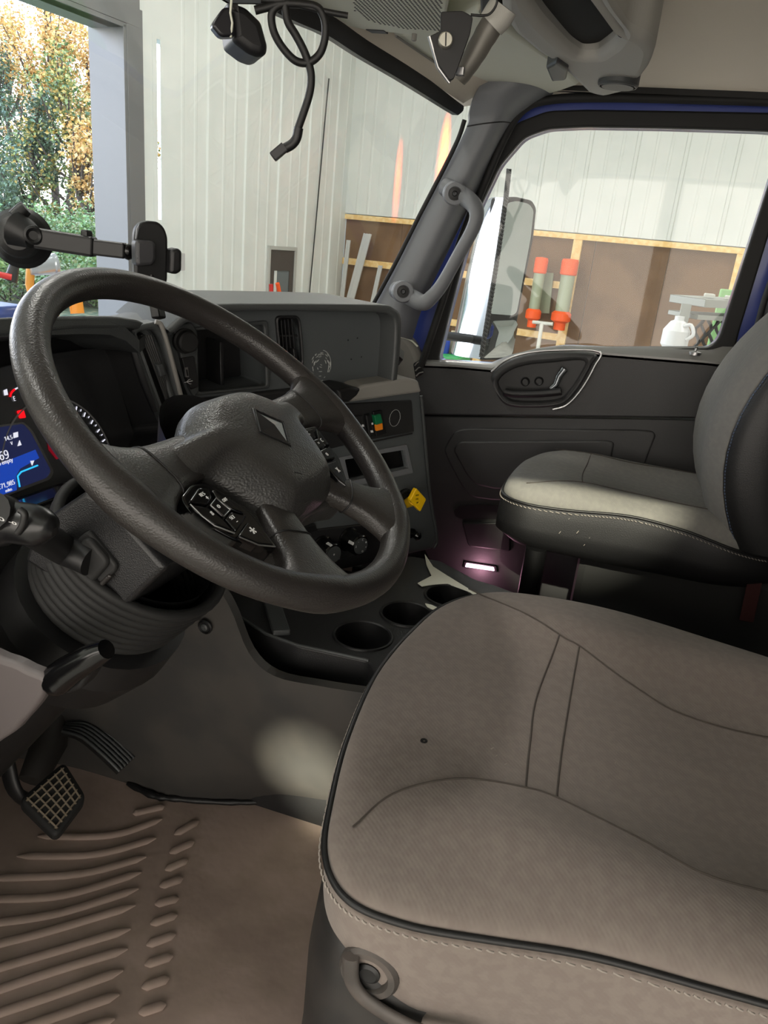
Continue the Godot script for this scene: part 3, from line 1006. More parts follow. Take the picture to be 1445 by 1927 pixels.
func cab_shell() -> void:
	var top := smooth3(P3(HEAD), 3)
	var st := S()
	# windscreen glass
	var rows := []
	for k in 9:
		var f := k / 8.0
		var row := PackedVector3Array()
		for p in top:
			var s := (p.x - 1.2) / 0.9
			var low := Vector3(1.2 + s * 0.92, 2.0, -1.04 + 0.33 * s * s)
			row.append(low.lerp(p, f) + Vector3(0, 0, -0.02 * sin(f * PI)))
		rows.append(row)
	loft(st, rows, false, false, false)
	var g := struct("window_1", st, pane("windscreen glass", Color(0.95, 1.0, 0.97), 0.04))
	# black glass border along the header
	st = S()
	rows = []
	for k in 5:
		var row := PackedVector3Array()
		for p in top:
			var w := 0.030 if p.x < 1.9 else lerpf(0.030, 0.022, (p.x - 1.9) / 0.2)
			row.append(p + Vector3(0, w * (k / 4.0) + 0.0, 0.012 * (k / 4.0)) + Vector3(0, 0, 0.006 * sin(k * PI / 4)))
		rows.append(row)
	sheet(st, rows, Vector3(0, 0, -0.015))
	part("header_seal", st, mats["rubber"], g, "black rubber windscreen seal")
	# header trim from the seal up to the overhead panels
	st = S()
	rows = []
	for k in 8:
		var f := k / 7.0
		var row := PackedVector3Array()
		for p in top:
			row.append(p + Vector3(0, 0.028 + 0.052 * f + 0.012 * sin(f * PI), 0.010 + 0.15 * f))
		rows.append(row)
	sheet(st, rows, Vector3(0, 0.02, -0.02))
	struct("trim_3", st, mats["header grey"])
	# headliner
	st = S()
	rows = []
	for k in 16:
		var f := k / 15.0
		var row := PackedVector3Array()
		for i in 25:
			var s := i / 24.0 * 2.0 - 1.0
			var x := 1.22 + s * 0.965
			var y := 2.715 + 0.13 * (1.0 - pow(absf(s), 3.5)) - 0.05 * pow(maxf(0.0, 1.0 - f * 4.0), 2.0)
			row.append(Vector3(x, y, -0.56 + 1.66 * f))
		rows.append(row)
	sheet(st, rows, Vector3(0, 0.06, 0))
	var m := grained("headliner", Color(0.89, 0.86, 0.8), 0.95, 5.0, 0.03, "simplex", 0.2)
	struct("ceiling", st, m)
	# rear wall and the frame round the driver's doorway
	st = S()
	block(st, Vector3(0.22, 1.2, 1.08), Vector3(2.25, 2.85, 1.14), 0.01)
	struct("wall_rear", st, mats["dash dark"])
	st = S()
	block(st, Vector3(2.16, 1.25, 0.42), Vector3(2.22, 2.75, 1.1), 0.01)
	struct("wall_side", st, mats["dash dark"])
	st = S()
	block(st, Vector3(2.12, 1.2, -0.7), Vector3(2.24, 1.315, 0.6), 0.01)
	struct("trim_9", st, mats["dash dark"])
	st = S()
	block(st, Vector3(0.2, 1.2, 0.62), Vector3(0.26, 2.8, 1.1), 0.01)
	struct("wall_side", st, mats["blue paint"])
	st = S()
	block(st, Vector3(0.2, 2.72, -0.55), Vector3(0.3, 2.83, 1.1), 0.02)
	struct("trim_4", st, mats["blue paint"])
	# rail along the top of the passenger door and the corner cover above the pillar
	st = S()
	block(st, Vector3(2.15, 2.716, -0.4), Vector3(2.22, 2.84, 1.1), 0.012)
	struct("trim_8", st, mats["rubber"])
	# blue bonnet in front of the windscreen
	st = S()
	rows = []
	for k in 12:
		var f := k / 11.0
		var row := PackedVector3Array()
		for i in 17:
			var s := i / 8.0 - 1.0
			row.append(Vector3(1.2 + s * lerpf(0.95, 0.75, f), 1.86 - 0.16 * f - 0.5 * f * f * f - 0.9 * pow(absf(s), 5.0), -1.40 - 1.4 * f))
		rows.append(row)
	sheet(st, rows, Vector3(0, -0.04, 0))
	tag(part("bonnet", st, mats["blue paint"], self), "blue painted bonnet in front of the windscreen", "bonnet")
	# windscreen pillar trim
	var left := smooth3(P3([2.06,2.751,-0.424,2.06,2.692,-0.459,2.08,2.649,-0.476,2.095,2.615,-0.481,2.1,2.516,-0.525,2.1,2.401,-0.578,2.1,2.272,-0.632,2.1,2.148,-0.687,2.1,2.085,-0.71]), 5)
	var right := smooth3(P3([2.18,2.77,-0.244,2.18,2.721,-0.275,2.175,2.681,-0.336,2.17,2.639,-0.382,2.17,2.552,-0.422,2.17,2.434,-0.464,2.17,2.313,-0.509,2.17,2.169,-0.562,2.17,2.052,-0.589]), 5)
	rows = []
	for k in left.size():
		var row := PackedVector3Array()
		for i in 11:
			var f := i / 10.0
			row.append(left[k].lerp(right[k], f) + Vector3(-0.05, 0.0, 0.035) * sin(pow(f, 0.8) * PI))
		rows.append(row)
	st = S()
	sheet(st, rows, Vector3(0.03, 0, -0.01))
	var p := struct("trim_6", st, mats["pillar plastic"])
	# seam between the upper and lower pillar covers
	st = S()
	var seam := PackedVector3Array()
	for i in 11:
		seam.append(rows[15][i] + Vector3(-0.001, 0, 0.0))
	tube(st, seam, 0.0016, 6)
	part("seam", st, mats["black"], p)
	st = S()
	tube(st, smooth3(P3([2.085,2.628,-0.488,2.085,2.583,-0.499,2.09,2.511,-0.53,2.09,2.394,-0.582,2.09,2.266,-0.637,2.09,2.145,-0.693]), 4), 0.006, 8)
	part("glass_seal", st, mats["rubber"], p)
	# grab handle on the pillar
	var t := thing("grab_handle", "grey plastic grab handle screwed to the windscreen pillar", "handle", V([2.05,2.307,-0.546]))
	st = S()
	var path := smooth3(P3([2.055,2.465,-0.511,2.03,2.451,-0.469,1.99,2.431,-0.425,1.975,2.407,-0.404,1.975,2.369,-0.408,1.98,2.3,-0.439,1.985,2.227,-0.473,1.985,2.191,-0.498,1.985,2.175,-0.518,2,2.181,-0.551,2.05,2.196,-0.617]), 5)
	var radii := []
	for k in path.size():
		radii.append(0.0205 + 0.003 * cos(k / float(path.size() - 1) * TAU))
	tube(st, path, radii, 14, false, Vector3(0.8, 0.0, -0.6), 0.8)
	part("grip", st, mats["pillar plastic"], t)
	for c: Array in [[2,2.448,-0.472], [1.985,2.197,-0.578]]:
		var q := Vector3(c[0], c[1], c[2])
		var face := Transform3D(Basis.looking_at((q - Vector3(0.2, 2.3, 0.1)).normalized(), Vector3.UP), q)
		st = S()
		lathe(st, [0.029, -0.03, 0.029, 0.010, 0.026, 0.015, 0.017, 0.016, 0.0165, 0.008, 0.0, 0.008], face, 20)
		part("boss", st, mats["pillar plastic"], t)
		st = S()
		lathe(st, [0.0155, 0.004, 0.0155, 0.0115, 0.007, 0.013, 0.005, 0.008, 0.0, 0.008], face, 16)
		part("screw", st, mats["black"], t, "black bolt")
	# dash cover at the foot of the pillar, with a side vent
	st = S()
	plate(st, rnd(P2([-0.713,2.075,-0.651,2.073,-0.605,2.063,-0.579,2.039,-0.557,1.998,-0.55,1.954,-0.558,1.916,-0.579,1.887,-0.72,1.859,-0.736,2.027]), 0.02), Transform3D(Vector3(0.0000, 0.0000, 1.0000), Vector3(0.0000, 1.0000, 0.0000), Vector3(-1.0000, 0.0000, 0.0000), Vector3(2.2000, 0.0000, 0.0000)), -0.04, 0.03, 0.02)
	p = struct("trim_7", st, mats["grey plastic"])
	st = S()
	plate(st, rnd(P2([-0.578,1.984,-0.552,2.002,-0.541,1.961,-0.565,1.941]), 0.006), Transform3D(Vector3(0.0000, 0.0000, 1.0000), Vector3(0.0000, 1.0000, 0.0000), Vector3(-1.0000, 0.0000, 0.0000), Vector3(2.2000, 0.0000, 0.0000)), 0.02, 0.033, 0.002)
	part("side_vent", st, mats["black"], p, "small black side window vent")
	for k in 3:
		st = S()
		var a := V([2.165,1.979,-0.571]).lerp(V([2.165,1.949,-0.563]), k / 2.0)
		var b := V([2.165,1.995,-0.552]).lerp(V([2.165,1.964,-0.543]), k / 2.0)
		tube(st, PackedVector3Array([a, a.lerp(b, 0.4) + Vector3(0, 0.004, 0), b]), 0.0022, 6)
		part("vane", st, mats["grey plastic"], p)
	st = S()
	tube(st, smooth3(P3([2.165,2.041,-0.675,2.165,2.056,-0.633,2.165,2.052,-0.593,2.165,2.036,-0.568]), 4), 0.003, 8)
	part("ridge", st, mats["light plastic"], p)

func overhead() -> void:
	var xf := Transform3D(Vector3(1.0000, 0.0000, 0.0000), Vector3(0.0000, 0.0000, 1.0000), Vector3(0.0000, -1.0000, 0.0000), Vector3(0.0000, 2.7000, 0.0000))
	# speaker panel with rows of holes
	var t := thing("overhead_console", "light grey perforated panel above the windscreen", "panel", V([1.485,2.7,-0.521]))
	var st := S()
	var outline := rnd(P2([1.245,-0.7,1.425,-0.704,1.467,-0.665,1.519,-0.66,1.584,-0.586,1.607,-0.506,1.613,-0.441,1.364,-0.366,1.245,-0.337]), 0.01)
	plate(st, outline, xf, -0.06, 0.0, 0.006)
	part("panel", st, mats["light plastic"], t)
	st = S()
	var inner := ccw(P2([1.291,-0.515,1.456,-0.564,1.526,-0.555,1.564,-0.504,1.573,-0.435,1.314,-0.366]))
	var n := 0
	var lo := Vector2(9, 9)
	var hi := Vector2(-9, -9)
	for q in inner:
		lo = lo.min(q)
		hi = hi.max(q)
	var y := lo.y
	while y < hi.y:
		var x := lo.x + (0.003 if n % 2 else 0.0)
		while x < hi.x:
			if Geometry2D.is_point_in_polygon(Vector2(x, y), inner):
				var h := Transform3D(xf.basis, xf * Vector3(x, y, 0.0))
				lathe(st, [0.0023, -0.0005, 0.0021, 0.0006, 0.0, 0.0006], h, 6)
			x += 0.0075
		y += 0.0075
		n += 1
	stuff(part("speaker_holes", st, mats["black"], t, "rows of small dark speaker holes"))
	st = S()
	plate(st, P2([1.573,-0.584,1.594,-0.578,1.599,-0.547,1.577,-0.549]), xf, -0.002, 0.0015)
	part("slot", st, mats["black"], t)
	for c: Array in [[1.599,2.7,-0.493], [1.587,2.7,-0.441]]:
		st = S()
		rim(st, Transform3D(xf.basis, Vector3(c[0], c[1], c[2])), 0.005, 0.0, 0.012)
		part("peg", st, mats["grey plastic"], t)
	# smooth light panel further right
	t = thing("overhead_cover", "smooth light grey moulded cover between the black bracket and the storage housing", "panel", V([1.859,2.7,-0.322]))
	st = S()
	plate(st, rnd(P2([1.653,-0.56,1.621,-0.446,1.483,-0.345,1.611,-0.309,1.811,-0.25,2.049,-0.208,2.152,-0.271,2.25,-0.351,2.287,-0.421,2.317,-0.486,2.209,-0.517,1.848,-0.539]), 0.02), xf, -0.08, -0.01, 0.012)
	part("cover", st, mats["light plastic"], t)
	st = S()
	tube(st, smooth3(P3([1.643,2.706,-0.545,1.827,2.706,-0.521,1.999,2.706,-0.496,2.261,2.706,-0.468]), 5), 0.0025, 8)
	part("edge_line", st, mats["grey plastic"], t)
	# storage housing with net pocket
	t = thing("overhead_storage", "dark grey overhead storage housing with black net pocket and round plug", "storage", V([1.665,2.7,-0.153]))
	st = S()
	plate(st, rnd(P2([1.221,-0.261,1.39,-0.286,1.493,-0.286,1.635,-0.257,1.714,-0.229,1.842,-0.208,1.991,-0.184,2.018,-0.142,1.935,-0.082,1.723,-0.049,1.603,-0.042,1.54,-0.055,1.49,-0.088,1.309,-0.12,1.22,-0.138]), 0.025), xf, -0.12, 0.02, 0.018, [rnd(P2([1.243,-0.228,1.36,-0.235,1.451,-0.226,1.612,-0.197,1.673,-0.178,1.67,-0.149,1.581,-0.115,1.491,-0.099,1.36,-0.126,1.241,-0.143]), 0.02)])
	part("housing", st, mats["overhead grey"], t)
	st = S()
	var rows := []
	var a := V([1.312,2.7,-0.241])
	for k in 13:
		var row := PackedVector3Array()
		for i in 13:
			var u := i / 12.0
			var v := k / 12.0
			var q0 := V([1.298,2.7,-0.245]).lerp(V([1.297,2.7,-0.15]), u)
			var q1 := V([1.803,2.7,-0.192]).lerp(V([1.574,2.7,-0.097]), u)
			var q := q0.lerp(q1, v)
			row.append(q + Vector3(0, -0.012 * sin(u * PI) * sin(v * PI) + 0.012, 0))
		rows.append(row)
	sheet(st, rows, Vector3(0, 0.01, 0))
	part("net_pocket", st, grained("net", Color(0.09, 0.09, 0.09), 0.85, 30.0, 0.12), t, "black stretched net")
	st = S()
	var hem := smooth3(P3([1.269,2.688,-0.146,1.374,2.688,-0.127,1.518,2.688,-0.099]), 6)
	tube(st, hem, 0.006, 8)
	part("net_hem", st, mats["net"], t)
	st = S()
	var plug := V([1.836,2.688,-0.109])
	var ax := V([1.705,2.688,-0.072]) - plug
	var side := ax.normalized()
	var down := (Vector3(-0.75, -0.55, 0.2) - side * side.dot(Vector3(-0.75, -0.55, 0.2))).normalized()
	var pf := Transform3D(Basis(side, down.cross(side), down), plug + down * 0.012)
	lathe(st, [0.042, -0.04, 0.042, 0.004, 0.039, 0.008, 0.037, 0.008, 0.037, 0.005, 0.034, 0.005, 0.033, 0.009, 0.0, 0.010], pf, 28)
	part("plug", st, mats["dash"], t, "round dark plug")
	st = S()
	plate(st, rnd(P2([1.703,-0.246,1.651,-0.22,1.714,-0.203,1.805,-0.215,1.819,-0.247]), 0.006), xf, -0.02, 0.03, 0.006)
	part("latch", st, mats["dash"], t)
	st = S()
	plate(st, rnd(P2([1.312,-0.286,1.443,-0.3,1.504,-0.306,1.524,-0.323,1.451,-0.333,1.313,-0.309]), 0.006), xf, -0.05, 0.004, 0.004)
	part("hinge_cover", st, mats["black"], t)
	# black steel bracket with bolt, and the grey bar beside it
	t = thing("steel_bracket", "black steel bracket with a large slotted bolt hanging above the windscreen", "bracket", V([1.488,2.67,-0.399]))
	var bf := Transform3D(Basis(Vector3(0.31, 0.09, 0.947).normalized(), Vector3.UP, Vector3.ZERO), V([1.218,2.597,-0.321]))
	bf.basis.y = (Vector3.UP - bf.basis.x * bf.basis.x.y).normalized()
	bf.basis.z = bf.basis.x.cross(bf.basis.y)
	var loc := func(q: Vector3) -> Vector2: return Vector2((q - bf.origin).dot(bf.basis.x), (q - bf.origin).dot(bf.basis.y))
	st = S()
	var ol := PackedVector2Array()
	for q in P3([1.205,2.637,-0.335,1.212,2.641,-0.304,1.217,2.635,-0.289,1.222,2.613,-0.292,1.23,2.554,-0.312,1.229,2.551,-0.318,1.221,2.569,-0.335,1.209,2.605,-0.35,1.211,2.613,-0.334]):
		ol.append(loc.call(q))
	plate(st, rnd(ol, 0.004), bf, -0.008, 0.0, 0.001, [], true)
	part("plate", st, mats["black"], t)
	st = S()
	var bolt := V([1.206,2.6,-0.324])
	lathe(st, [0.0105, -0.012, 0.0105, 0.002, 0.009, 0.004, 0.0, 0.004], Transform3D(bf.basis, bolt), 20)
	var o := part("bolt", st, plain("zinc", Color(0.72, 0.71, 0.66), 0.35, 0.8), t, "pale slotted bolt")
	st = S()
	beam(st, bolt + bf.basis.z * 0.0035 + bf.basis.y * 0.0085, bolt + bf.basis.z * 0.0035 - bf.basis.y * 0.0085, 0.0022, 0.002, Vector3.RIGHT, 0.0005)
	part("slot", st, mats["black"], o)
	st = S()
	tube(st, P3([1.209,2.605,-0.35,1.221,2.568,-0.335,1.229,2.55,-0.317]), 0.003, 8)
	part("edge", st, mats["steel"], t)
	t = thing("visor_arm", "dull grey metal arm beside the black bracket above the windscreen", "arm", V([1.303,2.613,-0.305]))
	st = S()
	tube(st, smooth3(P3([1.272,2.648,-0.266,1.275,2.624,-0.281,1.277,2.595,-0.297,1.279,2.564,-0.317]), 4), [0.018, 0.018, 0.018, 0.018, 0.018, 0.017, 0.017, 0.017, 0.016, 0.016, 0.015, 0.015, 0.013], 14)
	part("arm", st, plain("worn aluminium", Color(0.42, 0.41, 0.385), 0.45, 0.3), t)
	st = S()
	tube(st, P3([1.265,2.659,-0.257,1.267,2.647,-0.264,1.268,2.636,-0.273]), [0.022, 0.023, 0.021], 14)
	part("knuckle", st, mats["overhead grey"], t)
	st = S()
	var cp := V([1.244,2.569,-0.306])
	block(st, cp - Vector3(0.006, 0.006, 0.006), cp + Vector3(0.006, 0.006, 0.006), 0.002)
	part("clip", st, mats["steel"], t, "small shiny clip")
	# wire along the arm
	st = S()
	tube(st, smooth3(P3([1.226,2.637,-0.296,1.229,2.637,-0.281,1.231,2.64,-0.269,1.23,2.652,-0.261,1.225,2.668,-0.261]), 5), 0.0018, 6)
	tag(part("wire", st, mats["black"], self), "thin dark wire looping beside the grey metal arm", "wire")
	# camera box, cable loop and hanging plug
	t = thing("camera_box", "black plastic camera box hanging behind the top of the windscreen", "camera", V([1.116,2.59,-0.609]))
	var face := Transform3D(Basis.looking_at(Vector3(0.72, -0.05, -0.66), Vector3.UP), V([1.074,2.585,-0.603]))
	st = S()
	var fp := func(list: PackedVector3Array) -> PackedVector2Array:
		var r := PackedVector2Array()
		for q in list:
			r.append(Vector2((q - face.origin).dot(face.basis.x), (q - face.origin).dot(face.basis.y)))
		return r
	plate(st, rnd(fp.call(P3([1.068,2.6,-0.608,1.072,2.603,-0.598,1.082,2.568,-0.596,1.072,2.563,-0.616,1.064,2.574,-0.625,1.064,2.581,-0.622])), 0.006), face, -0.012, 0.004, 0.004)
	part("side_cover", st, plain("camera black", Color(0.09, 0.09, 0.11), 0.35), t)
	st = S()
	plate(st, rnd(fp.call(P3([1.074,2.614,-0.6,1.087,2.611,-0.577,1.101,2.597,-0.559,1.11,2.568,-0.553,1.111,2.558,-0.556,1.107,2.552,-0.567,1.099,2.554,-0.581,1.086,2.565,-0.6])), 0.005), face, -0.07, -0.006, 0.012)
	part("body", st, plain("camera body", Color(0.07, 0.07, 0.08), 0.5), t)
	st = S()
	tube(st, P3([1.066,2.611,-0.594,1.069,2.594,-0.597,1.073,2.583,-0.596,1.075,2.566,-0.599]), 0.0018, 6)
	part("bright_seam", st, mats["light plastic"], t)
	st = S()
	block(st, V([1.115,2.641,-0.629]) - Vector3(0.03, 0.0, 0.02), V([1.134,2.627,-0.602]) + Vector3(0.02, 0.0, 0.03), 0.006)
	part("mount", st, mats["black"], t)
	t = thing("cable_loop", "black cable coiled in a loop beside the camera box", "cable", V([1.109,2.583,-0.513]))
	st = S()
	tube(st, smooth3(P3([1.079,2.6,-0.565,1.085,2.605,-0.552,1.093,2.612,-0.532,1.105,2.615,-0.505,1.114,2.613,-0.486,1.121,2.599,-0.478,1.125,2.581,-0.478,1.127,2.563,-0.484,1.124,2.551,-0.495,1.12,2.547,-0.508,1.113,2.55,-0.52,1.104,2.563,-0.534,1.095,2.579,-0.543,1.09,2.597,-0.545,1.091,2.608,-0.538,1.097,2.615,-0.522]), 5), 0.0055, 10)
	part("loop", st, plain("cable black", Color(0.06, 0.06, 0.06), 0.55), t)
	st = S()
	tube(st, smooth3(P3([1.08,2.613,-0.557,1.095,2.615,-0.525,1.108,2.612,-0.499,1.121,2.61,-0.472,1.131,2.609,-0.448]), 4), 0.004, 8)
	part("loop", st, mats["cable black"], t)
	t = thing("hanging_cable", "black cable hanging down the windscreen with a square plug at its end", "cable", V([1.123,2.527,-0.508]))
	st = S()
	var hang := smooth3(P3([1.095,2.612,-0.528,1.101,2.593,-0.525,1.109,2.579,-0.516,1.117,2.562,-0.506,1.124,2.544,-0.499,1.128,2.528,-0.497,1.13,2.508,-0.5,1.13,2.483,-0.508,1.13,2.461,-0.516]), 5)
	tube(st, hang, 0.0058, 10)
	part("cable", st, mats["cable black"], t)
	st = S()
	tube(st, smooth3(P3([1.13,2.465,-0.514,1.131,2.451,-0.517,1.129,2.442,-0.523,1.125,2.435,-0.533]), 4), 0.0072, 10)
	part("sleeve", st, mats["black"], t)
	st = S()
	beam(st, V([1.125,2.437,-0.533]), V([1.118,2.421,-0.549]), 0.020, 0.014)
	part("plug", st, mats["camera body"], t)

# ------------------------------------------------------------------ passenger door
func passenger_door() -> void:
	var xf := Transform3D(Vector3(0.0000, 0.0000, 1.0000), Vector3(0.0000, 1.0000, 0.0000), Vector3(-1.0000, 0.0000, 0.0000), Vector3(2.2000, 0.0000, 0.0000))
	var window := rnd(P2([-0.513,1.996,-0.493,2.15,-0.467,2.331,-0.443,2.434,-0.404,2.541,-0.35,2.612,-0.29,2.636,-0.196,2.645,0,2.652,0.235,2.657,0.28,2.654,0.276,2.596,0.245,2.161,0.228,2.131,-0.038,2.096,-0.153,2.087,-0.24,2.063,-0.341,2.01]), 0.02)
	var st := S()
	plate(st, P2([-0.637,1.912,-0.599,2.11,-0.531,2.355,-0.475,2.511,-0.42,2.643,-0.377,2.686,-0.303,2.706,0.267,2.724,0.383,2.722,0.392,2.604,0.395,2.173,0.422,2.066]), xf, -0.06, -0.01, 0.006, [window])
	var d := struct("door_1", st, mats["blue paint"], "blue painted passenger door")
	st = S()
	plate(st, rnd(P2([-0.566,1.931,-0.533,2.156,-0.501,2.328,-0.473,2.443,-0.428,2.556,-0.379,2.643,-0.297,2.677,-0.203,2.684,-0.008,2.69,0.26,2.697,0.31,2.695,0.309,2.598,0.288,2.161,0.299,2.078]), 0.02), xf, -0.02, 0.0, 0.005, [window])
	part("window_channel", st, mats["rubber"], d, "black rubber window channel")
	# body opening round the door
	st = S()
	tube(st, smooth3(P3([2.17,1.978,-0.553,2.17,2.183,-0.508,2.17,2.337,-0.477,2.17,2.467,-0.439,2.17,2.6,-0.396,2.17,2.672,-0.355,2.17,2.698,-0.284,2.17,2.708,-0.14,2.17,2.712,0.049,2.17,2.715,0.262]), 5), 0.011, 10)
	part("weather_strip", st, mats["rubber"], d)
	st = S()
	plate(st, window, xf, -0.028, -0.024)
	var g := struct("window_2", st, pane("side glass", Color(0.97, 1.0, 0.98), 0.05))
	# sloping ledge under the glass
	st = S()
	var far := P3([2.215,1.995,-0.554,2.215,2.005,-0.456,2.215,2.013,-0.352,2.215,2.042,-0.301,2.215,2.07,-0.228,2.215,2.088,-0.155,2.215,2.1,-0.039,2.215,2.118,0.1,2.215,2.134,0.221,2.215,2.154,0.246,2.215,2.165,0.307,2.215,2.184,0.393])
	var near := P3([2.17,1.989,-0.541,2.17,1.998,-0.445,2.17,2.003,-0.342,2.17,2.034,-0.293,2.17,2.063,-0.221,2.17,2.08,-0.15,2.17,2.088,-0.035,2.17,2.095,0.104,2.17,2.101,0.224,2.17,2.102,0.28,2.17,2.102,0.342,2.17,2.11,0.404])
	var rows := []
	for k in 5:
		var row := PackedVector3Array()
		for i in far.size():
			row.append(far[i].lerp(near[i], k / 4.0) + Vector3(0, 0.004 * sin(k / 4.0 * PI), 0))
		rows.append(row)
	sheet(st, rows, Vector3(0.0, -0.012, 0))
	part("sill_ledge", st, mats["sill lit grey"], d, "ledge under the glass with window light put into its grey")
	# upper panel
	st = S()
	plate(st, P2([-0.574,1.985,-0.445,1.998,-0.342,2.003,-0.293,2.034,-0.221,2.063,-0.15,2.08,-0.035,2.088,0.104,2.095,0.224,2.101,0.28,2.102,0.342,2.102,0.416,2.112,0.452,1.971,0.219,1.943,-0.059,1.903,-0.556,1.83]), xf, -0.03, 0.03, 0.006)
	part("upper_panel", st, mats["door plastic"], d)
	st = S()
	plate(st, P2([-0.558,1.825,-0.059,1.898,0.221,1.938,0.455,1.967,0.59,1.44,-0.178,1.274,-0.319,1.289,-0.441,1.337,-0.517,1.452]), xf, -0.03, 0.02, 0.004)
	part("lower_panel", st, mats["door plastic"], d)
	# map pocket
	st = S()
	plate(st, rnd(P2([-0.454,1.739,-0.444,1.764,-0.426,1.803,-0.388,1.816,0.09,1.889,0.13,1.892,0.14,1.882,0.131,1.815,0.116,1.688,-0.277,1.607,-0.351,1.603,-0.388,1.638,-0.437,1.708]), 0.02), xf, 0.0, 0.028, 0.005)
	part("pocket_frame", st, mats["door plastic"], d)
	st = S()
	plate(st, rnd(P2([-0.425,1.744,-0.409,1.773,0.011,1.847,0.035,1.845,0.037,1.786,0.023,1.703,-0.282,1.644,-0.34,1.647,-0.372,1.672]), 0.015), xf, 0.0, 0.034, 0.006)
	part("pocket_panel", st, mats["door plastic"], d)
	st = S()
	plate(st, rnd(P2([-0.4,1.548,-0.385,1.567,-0.323,1.583,-0.226,1.597,-0.22,1.556,-0.366,1.526,-0.39,1.528]), 0.01), xf, 0.0, 0.0225, 0.0)
	part("pocket_slot", st, mats["black"], d)
	st = S()
	plate(st, rnd(P2([-0.368,1.515,-0.218,1.546,-0.203,1.45,-0.337,1.439]), 0.012), xf, 0.0, 0.026, 0.005)
	part("kick_panel", st, mats["dash dark"], d)
	# handle pod
	var pod := smooth2(P2([-0.337,1.987,-0.303,2.026,-0.254,2.052,-0.175,2.072,-0.064,2.082,-0.067,2.048,-0.089,1.983,-0.119,1.936,-0.15,1.921,-0.208,1.909,-0.272,1.903,-0.305,1.92,-0.326,1.954]), 4)
	var bowl := smooth2(P2([-0.316,1.968,-0.291,2.002,-0.242,2.027,-0.171,2.044,-0.089,2.06,-0.093,2.021,-0.114,1.973,-0.139,1.945,-0.211,1.927,-0.269,1.923,-0.296,1.937]), 4)
	st = S()
	plate(st, pod, xf, 0.02, 0.052, 0.012, [bowl])
	var h := part("handle_pod", st, mats["door plastic"], d)
	st = S()
	plate(st, bowl, xf, 0.0, 0.0325)
	part("bowl", st, mats["black"], h)
	st = S()
	tube(st, smooth3(P3([2.15,1.995,-0.338,2.15,2.03,-0.307,2.15,2.058,-0.255,2.15,2.078,-0.177,2.15,2.091,-0.055,2.15,2.049,-0.058,2.15,1.983,-0.081,2.15,1.933,-0.113,2.15,1.914,-0.149]), 5), 0.0035, 8)
	part("bright_edge", st, plain("satin silver", Color(0.75, 0.75, 0.75), 0.3, 0.9), h, "satin silver edge strip")
	st = S()
	tube(st, smooth3(P3([2.14,1.945,-0.29,2.14,1.945,-0.259,2.14,1.954,-0.2,2.14,1.966,-0.149,2.14,1.971,-0.134]), 4), 0.011, 12)
	part("pull_bar", st, mats["black"], h)
	st = S()
	tube(st, P3([2.145,1.972,-0.164,2.145,1.986,-0.152,2.145,2.01,-0.147,2.145,2.033,-0.136]), [0.006, 0.008, 0.009, 0.011], 10, false, Vector3(1, 0, 0), 0.5)
	part("latch_lever", st, plain("dull chrome", Color(0.62, 0.64, 0.66), 0.22, 1.0), h, "shiny latch lever")
	for c: Array in [[2.166,1.979,-0.24], [2.166,1.986,-0.202]]:
		st = S()
		lathe(st, [0.013, 0.0, 0.013, 0.003, 0.011, 0.005, 0.008, 0.003, 0.0, 0.003], Transform3D(xf.basis, Vector3(c[0], c[1], c[2])), 18)
		part("round_button", st, mats["black"], h)
	st = S()
	var lk := V([2.19,2.116,0.193])
	lathe(st, [0.016, -0.006, 0.016, 0.002, 0.006, 0.004, 0.0035, 0.005, 0.0035, 0.012, 0.005, 0.016, 0.0, 0.018], Transform3D(Basis(Vector3.RIGHT, Vector3(0, 0, -1), Vector3.UP), lk), 16)
	part("lock_peg", st, mats["steel"], d, "small lock peg")
	# courtesy lamp low on the door
	var lp := V([2.172,1.386,-0.291])
	var t := thing("courtesy_lamp", "small glowing pinkish courtesy lamp low on the passenger door", "lamp", lp)
	st = S()
	plate(st, rnd(P2([-0.343,1.387,-0.239,1.394,-0.234,1.373,-0.343,1.365]), 0.004), xf, 0.015, 0.026, 0.002)
	part("housing", st, mats["dash dark"], t)
	st = S()
	plate(st, rnd(P2([-0.335,1.384,-0.247,1.389,-0.243,1.377,-0.337,1.37]), 0.003), xf, 0.02, 0.029, 0.001)
	part("lens", st, glow("courtesy glow", Color(1.0, 0.78, 0.9), 2.2), t)
	var l := OmniLight3D.new()
	l.name = "courtesy_light"
	l.light_color = Color(1.0, 0.72, 0.82)
	l.light_energy = 0.006
	l.light_size = 0.02
	l.omni_range = 3.0
	l.omni_attenuation = 2.0
	l.shadow_enabled = true
	l.position = Vector3(-0.035, -0.02, 0)
	t.add_child(l)
	# rear door pillar trim and belt
	st = S()
	tube(st, smooth3(P3([2.15,2.378,0.333,2.15,2.275,0.322,2.15,2.169,0.321,2.15,2.087,0.32]), 4), 0.016, 10, false, Vector3(0, 0, 1), 0.5)
	part("rear_seal", st, mats["rubber"], d)
	st = S()
	plate(st, P2([0.34,2.354,0.326,2.223,0.324,2.115,0.345,1.948,0.409,1.93,0.603,1.962,0.491,2.368]), xf, -0.02, 0.04, 0.01)
	struct("trim_5", st, mats["pillar plastic"])

